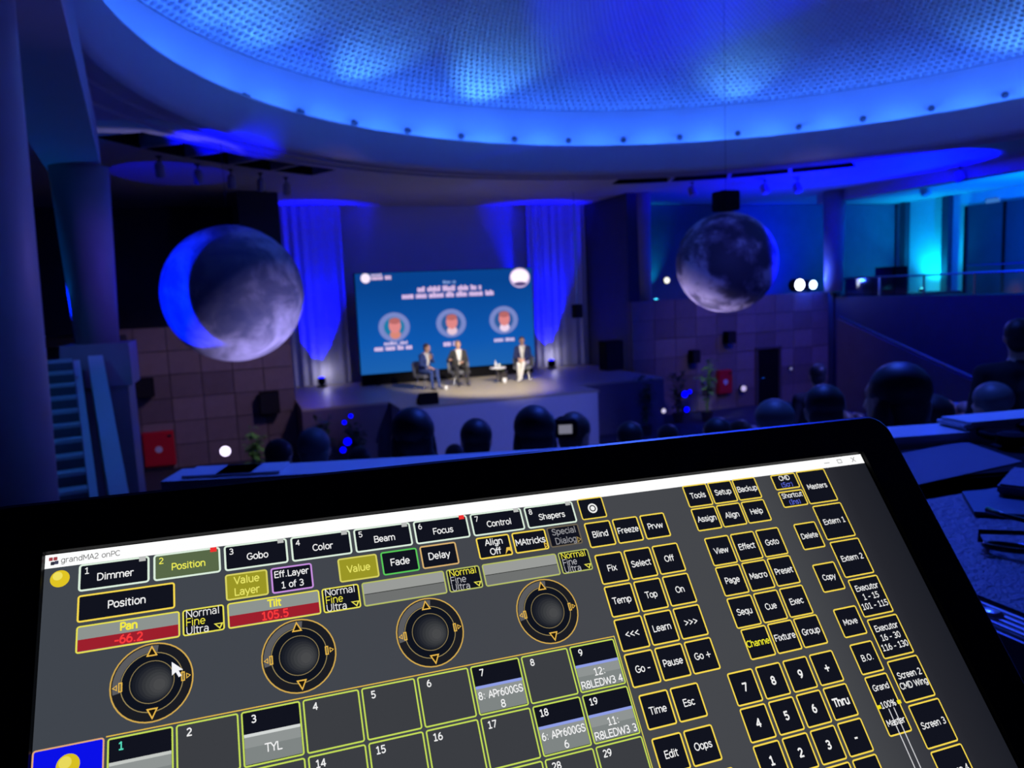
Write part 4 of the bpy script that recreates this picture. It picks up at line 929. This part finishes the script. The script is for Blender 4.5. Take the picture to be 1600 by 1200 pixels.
for px, py, X, e, lab in ((1440, 462, 25.9, 700, 'cyan uplight on the gallery floor in front of the teal wall'),):
    p = wx(px, py, X); t = thing('uplight', lab, 'lamp', (p.x, p.y, 3.5))
    MB().box((0, 0, .02), (.3, .3, .04)).build('base', BLACK, t); MB().lathe([(.10, .04), (.12, .08), (.12, .22), (.10, .23)], n=16).build('can', BLACK, t); MB().lathe([(.1, .225), (.02, .25)], n=16).build('lens', emis('60ffff', 5), t)
    light('cyan_beam', 'SPOT', (p.x - .05, p.y, 3.8), (p.x + .5, p.y, 5.4), e, (.0, .42, .75), .08, 120, .9); light('cyan_glow', 'POINT', (p.x - .1, p.y, 4.0), None, 60, (.02, .6, .85), .1)
p = wy(1025, 455, 24.9); t = thing('uplight', 'cyan uplight on the back gallery beside the slim column', 'lamp', (p.x, 24.9, 3.6)); MB().box((0, 0, .02), (.24, .24, .04)).build('base', BLACK, t); MB().lathe([(.09, .04), (.1, .2)], n=16).build('can', BLACK, t); MB().lathe([(.09, .2), (.02, .23)], n=16).build('lens', emis('40d0ff', 4), t)
light('cyan_beam', 'SPOT', (p.x, 24.85, 3.9), (p.x, 25.4, 5.2), 120, (0, .55, .9), .06, 60, .8)
light('gallery_ceiling_light', 'SPOT', (23.4, 16.5, 4.2), (25, 18.5, 7.3), 3600, (.0, .12, 1), .1, 140, .8)
light('gallery_blue_light', 'SPOT', (17.3, 23.2, 4.0), (18.9, 25.4, 5.0), 3200, DB, .1, 75, .8)
light('left_gallery_light', 'SPOT', (-4.8, 14.5, 4.2), (-3.6, 13.2, 6.2), 110, (.0, .17, .8), .1, 110, .8)
light('stair_light', 'SPOT', (-3.6, 9.6, 6.6), (-2.6, 11.5, 2.8), 120, (.02, .22, .8), .1, 70, .7)
light('column_blue_light', 'SPOT', (.6, 12.0, 5.0), (-2.0, 13.4, 4.6), 90, (.12, .05, 1), .1, 60, .7)
light('near_column_light', 'SPOT', (1.6, 9.2, 5.4), (-1.5, 6.4, 5.0), 70, (.3, .2, 1), .1, 60, .7)
# exit sign
p = wx(1551, 314, 26.62); tag(MB().box((0, 0, 0), (.06, .5, .16)).build('exit_sign', emis('3a7ad0', .9), None, p), 'small lit blue sign above the dark gallery door', 'sign')
# ceiling spotlights under the soffit
def ceil_spot(px, py, r, a, label, group):
    p = wz(px, py, ZC - .30); t = thing('ceiling_spotlight', label, 'lamp', (p.x, p.y, ZC), 0, group)
    MB().lathe([(.06, -.02), (.06, 0)], n=12).build('mount', BLACK, t); MB().tube([(0, 0, 0), (0, 0, -.2)], .015, 8).build('stem', BLACK, t); MB().lathe([(r * .7, .16), (r, .1), (r, -.12), (r * .9, -.13)], (0, 0, -.28), 14, 0, Matrix.Rotation(a, 3, 'X')).build('can', COLM, t)
for px, py in ((250, 268), (310, 279), (362, 286), (408, 291), (448, 297)): ceil_spot(px, py, .09, .5, 'small spotlight hanging in the row under the vent slot on the stair side', 'ceiling spotlights under the stair side slot')
for px, py in ((1082, 301), (1195, 297), (1246, 295)): ceil_spot(px, py, .12, -.4, 'small spotlight hanging in the row above the moon globe', 'ceiling spotlights above the moon globe')
for px, py in ((1500, 277), (1446, 300)): ceil_spot(px, py, .16, -.4, 'dark spotlight under the ceiling of the cyan lit gallery', 'ceiling spotlights of the cyan gallery')

# ================================================================== GLOBES
def globe_mat(name, stops, scale, dist, seed, bands=0):
    m = bpy.data.materials.new(name); m.use_nodes = True; n = m.node_tree; b = n.nodes['Principled BSDF']; b.inputs['Roughness'].default_value = .55; b.inputs['Specular IOR Level'].default_value = .2
    tc = n.nodes.new('ShaderNodeTexCoord'); mp = n.nodes.new('ShaderNodeMapping'); mp.inputs['Location'].default_value = (seed, seed * .7, seed * .3); nz = n.nodes.new('ShaderNodeTexNoise'); nz.inputs['Scale'].default_value = scale; nz.inputs['Detail'].default_value = 7; nz.inputs['Roughness'].default_value = .6; nz.inputs['Distortion'].default_value = dist; cr = n.nodes.new('ShaderNodeValToRGB')
    n.links.new(tc.outputs['Object'], mp.inputs[0]); n.links.new(mp.outputs[0], nz.inputs['Vector']); src = nz.outputs['Fac']
    if bands:      # pale cap at the south pole of the printed globe
        sx = n.nodes.new('ShaderNodeSeparateXYZ'); n.links.new(tc.outputs['Object'], sx.inputs[0]); mr = n.nodes.new('ShaderNodeMapRange'); mr.inputs[1].default_value = -.35; mr.inputs[2].default_value = -.95; mr.inputs[3].default_value = 0; mr.inputs[4].default_value = bands; n.links.new(sx.outputs[2], mr.inputs[0]); ad = n.nodes.new('ShaderNodeMath'); n.links.new(src, ad.inputs[0]); n.links.new(mr.outputs[0], ad.inputs[1]); src = ad.outputs[0]
    n.links.new(src, cr.inputs[0]); el = cr.color_ramp.elements
    while len(el) < len(stops): el.new(.5)
    for e, (p, c) in zip(el, stops): e.position = p; e.color = (*c, 1)
    n.links.new(cr.outputs[0], b.inputs['Base Color']); return m
def globe(name, label, c, r, mat, box):
    t = thing(name, label, 'globe', c); m = MB(); m.ball((0, 0, 0), r, 0, 64, 40); m.build('printed_sphere', mat, t, smooth=True)
    dd = math.hypot(c.x - DC.x, c.y - DC.y); MB().tube([(0, 0, r * .98), (0, 0, (dome_z(dd) if dd < 9 else ZC) - c.z)], .004, 6).build('hanging_cable', BLACK, t)
    if box: MB().box((0, 0, r + .22), (.42, .42, .4), bev=.02).build('hanging_motor', BLACK, t)
v = ray(365, 459); ec = CAM + v * 14.5
globe('earth_globe', 'large hanging earth globe with blue light on one side', ec, 1.29, globe_mat('earth_print', ((.34, (.09, .10, .16)), (.48, (.16, .16, .2)), (.58, (.34, .32, .34)), (.80, (.66, .62, .66))), 1.5, .5, 3.1, .2), False)
v = ray(1135, 410); mc = CAM + v * 16.0
globe('moon_globe', 'large hanging moon globe with dark grey seas and black motor on top', mc, 1.04, globe_mat('moon_print', ((.44, (.05, .05, .07)), (.50, (.14, .13, .17)), (.55, (.42, .40, .44)), (.72, (.6, .58, .6))), 1.1, .2, 5.6), True)

# ================================================================== AUDIENCE ROWS
def desk(rho, a0, a1, label, mat=WHITEP, dz=.74, depth=.38, group='curved desk rows of the auditorium', front=True):
    z = tier_z(rho + .2); mid = math.radians((a0 + a1) / 2); c0 = polar(KC, rho, mid, z); t = thing('desk_row', label, 'desk', c0, 0, group)
    cc = KC - c0; cc.z = 0; n = max(6, int((a1 - a0) * 1.2))
    m = MB(); ring(m, cc, rho, rho + depth, math.radians(a0), math.radians(a1), dz - .035, dz, n); m.build('worktop', mat, t)
    m = MB(); ring(m, cc, rho + .02, rho + .05, math.radians(a0), math.radians(a1), .05, dz - .035, n); m.build('modesty_panel', pbr('desk_front', (.12, .11, .14), .6, noise=.2), t)
    for k in range(int((a1 - a0) / 8) + 1):
        a = math.radians(a0 + .6 + (a1 - a0 - 1.2) * k / max(1, int((a1 - a0) / 8))); MB().box(polar(cc, rho + depth / 2, a, (dz - .03) / 2), (depth * .7, .04, dz - .04), Matrix.Rotation(a, 3, 'Z')).build('leg', BLACK, t)
    return t
def ang_of(x, y): return math.degrees(math.atan2(y - KC.y, x - KC.x)) % 360
ORD = ['first', 'second', 'third', 'fourth', 'fifth', 'sixth', 'seventh', 'eighth', 'ninth', 'tenth']
for k in range(10):
    rho = 21.95 - k
    sec = ((248, 268), (271, 287), (290, 308))
    for q, (s0, s1) in enumerate(sec):
        if k > 6 and q == 0: continue
        nm = ('stair side block', 'middle block', 'sloping parapet side block')[q]
        desk(rho, s0, s1, 'pale curved desk, %s row down from the control desk, %s' % (ORD[k], nm))
# seats and people: (distance along view, pixel of head centre, look)
SEATF = pbr('seat_fabric', (.03, .03, .06), .85, noise=.2, nscale=30)
def auditorium_chair(label, loc, rotz):
    t = thing('auditorium_chair', label, 'chair', loc, rotz, 'chairs in the curved rows'); MB().box((0, .04, .43), (.46, .42, .07), bev=.025).build('seat', SEATF, t); MB().box((0, -.20, .68), (.44, .06, .40), Matrix.Rotation(.12, 3, 'X'), bev=.02).build('backrest', SEATF, t)
    for sx_ in (-1, 1):
        for sy_ in (-1, 1): MB().tube([(sx_ * .19, sy_ * .17 + .02, .41), (sx_ * .21, sy_ * .2 + .02, 0)], .014, 6).build('leg', METAL, t)
    return t
J0 = seated(lean=.02, wr=((-.12, .32, .76), (.12, .32, .76)), el=((-.27, .10, .76), (.27, .10, .76)))
J1 = seated(lean=-.03, yaw=.3, w=1.08, wr=((-.10, .24, .66), (.12, .26, .66)))
J2 = seated(lean=.05, yaw=-.35, pitch=-.1, wr=((-.12, .30, .78), (.10, .30, .76)), el=((-.26, .12, .76), (.26, .12, .76)))
CL = {'black': cloth('black', (.012, .012, .015)), 'slate': cloth('slate', (.05, .06, .09)), 'plum': cloth('plum', (.10, .05, .09)), 'beige': cloth('beige', (.30, .26, .22)), 'pale': cloth('pale', (.45, .45, .5))}
BODY = {}
def audience(x, y, look, Jn, coat, hair, style, label, z=None, scale=1.0, chair=True, group=None):
    rho = math.hypot(x - KC.x, y - KC.y); zf = tier_z(rho) if z is None else z
    rot = math.atan2(KC.y - y, KC.x - x) - PI / 2 + look
    J = (J0, J1, J2)[Jn]
    if (Jn, coat) not in BODY:
        if Jn not in BODY: BODY[Jn] = person_mesh(J, .016, False)
        me = BODY[Jn].copy(); paint(me, J, CL[coat], CL['black'], SHOE); BODY[(Jn, coat)] = me
    t = thing('person', label, 'person', (x, y, zf), rot, group); t.scale = (scale,) * 3
    link('body', BODY[(Jn, coat)], t); hk = (Jn, hair, style)
    if hk not in BODY: BODY[hk] = hairmesh(J, hair, style).build('hair', HAIR[hair], t, smooth=True).data
    else: link('hair', BODY[hk], t)
    if chair: auditorium_chair('dark chair under the ' + label.split(',')[0].replace('seated ', '').replace('audience member', 'listener'), (x, y, zf), rot)
def at_head(px, py, d): v = ray(px, py) * d; return v.x, v.y, CAM.z + v.z
for px, py, d, look, Jn, coat, hair, style, sc, lab in (
    (642, 676, 3.2, 0, 1, 'black', 'dark', 'long', 1.0, 'audience member with thick dark hair right in front of the control desk, in black'),
    (490, 704, 4.3, .2, 0, 'slate', 'grey', 'short', 1.0, 'audience member with grey hair rim, in front of the dark plants'),
    (427, 716, 5.2, 0, 2, 'black', 'dark', 'short', 1.0, 'audience member with short dark hair, below the pale green bushy plant'),
    (745, 692, 4.7, 0, 0, 'black', 'dark', 'short', 1.0, 'audience member in black below the middle of the stage apron'),
    (711, 702, 7.6, 0, 2, 'slate', 'dark', 'short', 1.0, 'far audience member near the stage apron foot'),
    (833, 682, 3.5, -.1, 1, 'black', 'dark', 'long', 1.0, 'audience member in black beside the photographer'),
    (886, 680, 4.3, -.5, 2, 'plum', 'brown', 'short', 1.0, 'photographer with dark hair raising a camera towards the stage'),
    (1405, 630, 2.62, 0, 1, 'black', 'dark', 'long', 1.0, 'audience member with long dark hair behind the monitor corner'),
    (1478, 664, 3.1, .3, 0, 'black', 'dark', 'full', 1.0, 'audience member with dark full hair bending over papers on the desk'),
    (1572, 626, 4.7, .1, 0, 'beige', 'grey', 'full', 1.0, 'audience member with full grey hair by the stack of white papers'),
    (1226, 654, 4.2, .2, 0, 'slate', 'grey', 'full', 1.0, 'audience member with greying hair below the doorway'),
    (1318, 652, 3.8, 0, 2, 'black', 'dark', 'short', 1.0, 'audience member with dark hair below the sloping parapet'),
    (1120, 668, 5.2, 0, 1, 'black', 'dark', 'short', 1.0, 'audience member with dark hair below the narrow red cabinet'),
    (1168, 664, 6.4, .2, 0, 'slate', 'brown', 'short', 1.0, 'audience member with brown hair beside the lit plants'),
    (1055, 672, 7.0, 0, 2, 'plum', 'dark', 'short', 1.0, 'audience member in plum below the dark bushy plant'),
    (990, 676, 6.0, 0, 0, 'black', 'dark', 'short', 1.0, 'audience member in black at the corner of the stage apron'),
    (1455, 596, 6.4, .3, 0, 'plum', 'dark', 'short', 1.0, 'audience member in plum, upper row near the foot of the stair parapet'),
    (1500, 622, 7.6, .2, 2, 'slate', 'fair', 'long', 1.0, 'audience member with long fair hair between two pale desks'),
    (1545, 606, 6.6, .2, 1, 'pale', 'brown', 'short', 1.0, 'audience member in a pale shirt, in a row under the gallery'),
    (1360, 622, 8.5, .3, 2, 'beige', 'brown', 'short', 1.0, 'audience member in beige far down the rows by the stair parapet'),
    (1415, 606, 9.5, .3, 0, 'slate', 'dark', 'long', 1.0, 'audience member with long dark hair far down by the stair parapet'),
    (1510, 592, 9.4, .3, 1, 'black', 'grey', 'short', 1.0, 'audience member with grey hair far down the rows under the gallery'),
    (1190, 645, 8.8, .1, 2, 'pale', 'grey', 'short', 1.0, 'audience member in a pale shirt in front of the doorway'),
    (1330, 636, 7.2, .1, 0, 'plum', 'fair', 'short', 1.0, 'audience member with fair hair in plum, near the wall trim'),
    (560, 706, 6.2, .1, 1, 'slate', 'dark', 'short', 1.0, 'audience member in slate between the dark plants and the apron'),
    (925, 676, 8.0, .1, 1, 'black', 'brown', 'short', 1.0, 'audience member with brown hair under the apron corner'),
    ):
    best = None
    for k in range(11):                        # sit in the nearest row, behind its desk
        for dd in [d * (.6 + .01 * q_) for q_ in range(120)]:
            x, y, zc = at_head(px, py, dd); rho = math.hypot(x - KC.x, y - KC.y)
            if abs(rho - (21.95 - k + .64)) < .03 and (best is None or abs(dd - d) < abs(best[0] - d)): best = (dd, x, y, zc, 21.95 - k + .2)
    dd, x, y, zc, rr = best; zf = tier_z(rr)
    audience(x, y, look, Jn, coat, hair, style, lab, z=zf, scale=max(.93, min(1.08, (zc - zf) / Vector((J0, J1, J2)[Jn]['head']).z)))
# camera in the photographer's hands
x, y, zc = at_head(893, 670, 4.15)
t = thing('photo_camera', 'black photo camera with bright glass held up by the photographer', 'camera', (x + .02, y + .14, zc - .02), -.3); MB().box((0, 0, 0), (.14, .07, .10), bev=.012).build('camera_body', BLACK, t); MB().lathe([(.04, 0), (.04, .08), (.045, .12)], (0, .03, 0), 16, 0, Matrix.Rotation(-PI / 2, 3, 'X')).build('lens_barrel', BLACK, t); MB().box((0, -.037, 0), (.075, .005, .05)).build('rear_screen', emis('8c8ca0', .7), t)
# standing people
JS = dict(pelvis=(0, 0, .95), chest=(0, .01, 1.32), neck=(0, .02, 1.50), head=(0, .05, 1.64), sh=((-.20, 0, 1.40), (.20, 0, 1.40)), el=((-.26, -.02, 1.12), (.26, -.02, 1.12)), wr=((-.22, .14, .93), (.22, .14, .93)), hd=((.1, .5, -.8), (-.1, .5, -.8)), hu=((-1, 0, .2), (1, 0, .2)), kn=((-.11, .02, .50), (.11, .02, .50)), an=((-.12, -.01, .10), (.12, -.01, .10)), to=((-.14, .14, .035), (.14, .14, .035)))
def standing(px, py, d, yaw, coat, hair, label):
    x, y, zc = at_head(px, py, d); rho = math.hypot(x - KC.x, y - KC.y); zf = tier_z(rho)
    root = thing('person', label, 'person', (x, y, zf), yaw); sc = (zc - zf) / 1.64; root.scale = (sc,) * 3
    me = person_mesh(JS, .016, True); paint(me, JS, coat, CL['black'], SHOE, None); link('body', me, root); hairmesh(JS, hair).build('hair', HAIR[hair], root, smooth=True)
standing(1279, 588, 9.6, -.5, CL['black'], 'dark', 'person in a black jacket standing in the aisle near the doorway')
standing(1592, 528, 5.4, -.75, CL['black'], 'dark', 'person in black standing in the upper rows under the gallery door')
# papers on the audience desks
# ================================================================== CONTROL DESK AND THINGS ON IT
DZ = 3.765
t = thing('control_desk', 'dark table carrying the touchscreen monitor and the flight case', 'table', (.75, .75, 3.0))
cp = [(-.55, .07), (2.05, .07), (2.05, 1.24), (-.55, 1.66)]
MB().prism([(x - .75, y - .75) for x, y in cp], DZ - 3.04, DZ - 3.0).build('table_top', BLACK, t)
for x, y in cp: MB().box(((x - .75) * .94, (y - .75) * .9, (DZ - 3.04) / 2), (.06, .06, DZ - 3.04)).build('leg', BLACK, t)
# long pale ledge of our row
l0 = ang_of(-.19, 1.93) ; l1 = ang_of(3.9, .9)
c0 = polar(KC, 23.08, math.radians((l0 + l1) / 2), 3.0); t = thing('row_ledge', 'long pale blue lit ledge of the row behind the monitor', 'desk', c0); cc = KC - c0; cc.z = 0
ring(MB(), cc, 23.02, 23.15, math.radians(l0), math.radians(l1), .86, .90, 30).build('worktop', WHITEP, t); ring(MB(), cc, 23.05, 23.10, math.radians(l0), math.radians(l1), 0, .86, 30).build('front_panel', pbr('desk_front', (.12, .11, .14), .6), t)
for k, (px, py, rz, w, h, lab) in enumerate(((1530, 652, .2, .30, .21, 'loose stack of white papers on the pale ledge'), (335, 748, -.1, .16, .10, 'white folded leaflet at the end of the pale ledge'), (392, 738, .1, .15, .1, 'white sheet lying on the pale ledge beside the folded leaflet'))):
    p = wz(px, py, 3.905); o = MB(); 
    for q in range(3 if k == 0 else 1): o.box((random.uniform(-.01, .01), 0, .004 + .008 * q), (w, .10, .007), Matrix.Rotation(random.uniform(-.05, .05), 3, 'Z'))
    a = math.atan2(p.y - KC.y, p.x - KC.x); q_ = polar(KC, 23.085, a, 3.90); tag(o.build('paper_sheets', WHITEP, None, q_, a + PI / 2 + .02), lab, 'paper')
# flight case at right with ridged aluminium edge and rivets
CZ = 3.88
case = thing('flight_case', 'black flight case with ridged metal edge and rivets right of the monitor', 'case', (1.45, .85, DZ))
BLUEV = pbr('case_laminate', (.12, .13, .17), .5, noise=.35, nscale=90, bump=.5)
ALU = pbr('aluminium', (.55, .56, .6), .35, metal=.7, noise=.15, nscale=40)
X0, X1c, Y0c, Y1c = .815, 2.1, .30, 1.06
MB().box(((X0 + X1c) / 2 - 1.45, (Y0c + Y1c) / 2 - .85, (CZ - DZ) / 2), (X1c - X0 - .01, Y1c - Y0c - .01, CZ - DZ - .004)).build('body', BLACK, case)
m = MB(); N = 60
m.box(((X0 + X1c) / 2 - 1.45 + .03, (Y0c + Y1c) / 2 - .85 + .015, CZ - DZ - .002), (X1c - X0 - .07, Y1c - Y0c - .05, .006)); m.build('lid', BLUEV, case)
for k in range(4): MB().box((X0 + .006 + .0125 * k - 1.45, (Y0c + Y1c) / 2 - .85, CZ - DZ - .001), (.009, Y1c - Y0c, .009), bev=.002).build('edge_ridge', ALU, case)
MB().box((X0 - .002 - 1.45, (Y0c + Y1c) / 2 - .85, (CZ - DZ) - .022), (.006, Y1c - Y0c, .04)).build('edge_angle', ALU, case)
for y in (.42, .645, .88): MB().lathe([(.013, 0), (.013, .002), (.009, .006), (.004, .007)], (X0 + .022 - 1.45, y - .85, CZ - DZ + .003), 16).build('rivet', METAL, case, smooth=False)
# spectacles lying on the case
gl = thing('spectacles', 'black framed spectacles with folded arms lying on the flight case', 'glasses', (1.112, .772, CZ + .003), -.91); gl.scale = (1.25,) * 3; gl.rotation_euler = (1.42, 0, -.91); gl.location.z = CZ + .009
FR = pbr('frame_acetate', (.004, .004, .005), .15, noise=.1, spec=.6)
for s in (-1, 1):
    pts = [(s * .036 + .027 * math.cos(a) * (1.05 if abs(math.cos(a)) > .5 else 1), -.004, .024 + .021 * math.sin(a)) for a in [2 * PI * k / 24 for k in range(25)]]
    MB().tube(pts, .0035, 8, cap=False).build('rim', FR, gl, smooth=True); MB().lathe([(.026, 0), (.026, .0015)], (s * .036, -.004, .024), 24, 0, Matrix.Rotation(PI / 2, 3, 'X')).build('lens', GLS, gl)
    MB().tube([(s * .068, 0, .034), (s * .07, .012, .034), (-s * .045, .022 + .012 * (s > 0), .026), (-s * .062, .024 + .012 * (s > 0), .006)], [.0035, .003, .0028, .004], 8).build('temple_arm', FR, gl, smooth=True)
MB().tube([(-.010, -.004, .03), (0, -.006, .034), (.010, -.004, .03)], .003, 8).build('bridge', FR, gl)
# papers and objects further back
blk = thing('equipment_box', 'low black equipment box carrying a sheet of paper beside the pale ledge', 'case', (1.52, 1.27, DZ), -.21); MB().box((0, 0, .055), (.62, .26, .11), bev=.006).build('shell', BLACK, blk); MB().box((.2, -.158, .055), (.2, .006, .05)).build('panel', BLACKGL, blk)
pts = [wz(x, y, CZ) for x, y in ((1400, 708), (1508, 688), (1597, 719), (1431, 756))]; c = sum(pts, Vector()) / 4; o = MB(); o.prism([(p.x - c.x, p.y - c.y) for p in pts][::-1], 0, .0015); tag(o.build('paper_sheet', pbr('paper', (.16, .16, .2), .8, noise=.1), None, (c.x, c.y, CZ - .004)), 'single sheet of paper lying on the black equipment box', 'paper')
pts = [wz(x, y, CZ) for x, y in ((1503, 776), (1640, 764), (1640, 815), (1522, 808))]; c = sum(pts, Vector()) / 4; o = MB(); o.prism([(p.x - c.x, p.y - c.y) for p in pts][::-1], 0, .006); tag(o.build('blue_folder', pbr('folder', (.03, .09, .13), .5, noise=.1), None, (c.x, c.y, CZ + .004)), 'thin blue folder on the flight case behind the spectacles', 'folder')
p = wz(1595, 765, CZ + .02); tag(MB().box((0, 0, .01), (.16, .08, .02), bev=.004).build('notepad', pbr('notepad_cover', (.2, .22, .3), .7, noise=.5, nscale=120), None, (p.x + .05, p.y + .02, CZ + .012), .5), 'small patterned notepad on the blue folder', 'notepad')
p = wz(1600, 690, CZ); h_ = thing('headset', 'black intercom headset lying on the black equipment box', 'headset', (1.80, 1.33, CZ - .005), .4)
MB().tube([(.09 * math.cos(a), 0, .012 + .0 * math.sin(a)) if False else (.085 * math.cos(a), .085 * math.sin(a), .022) for a in [PI * k / 14 for k in range(15)]], .009, 8).build('headband', BLACK, h_, smooth=True)
for s in (-1, 1): MB().lathe([(.02, 0), (.034, .008), (.034, .03), (.02, .036)], (s * .085, -.005, .004), 16).build('ear_cup', BLACK, h_)
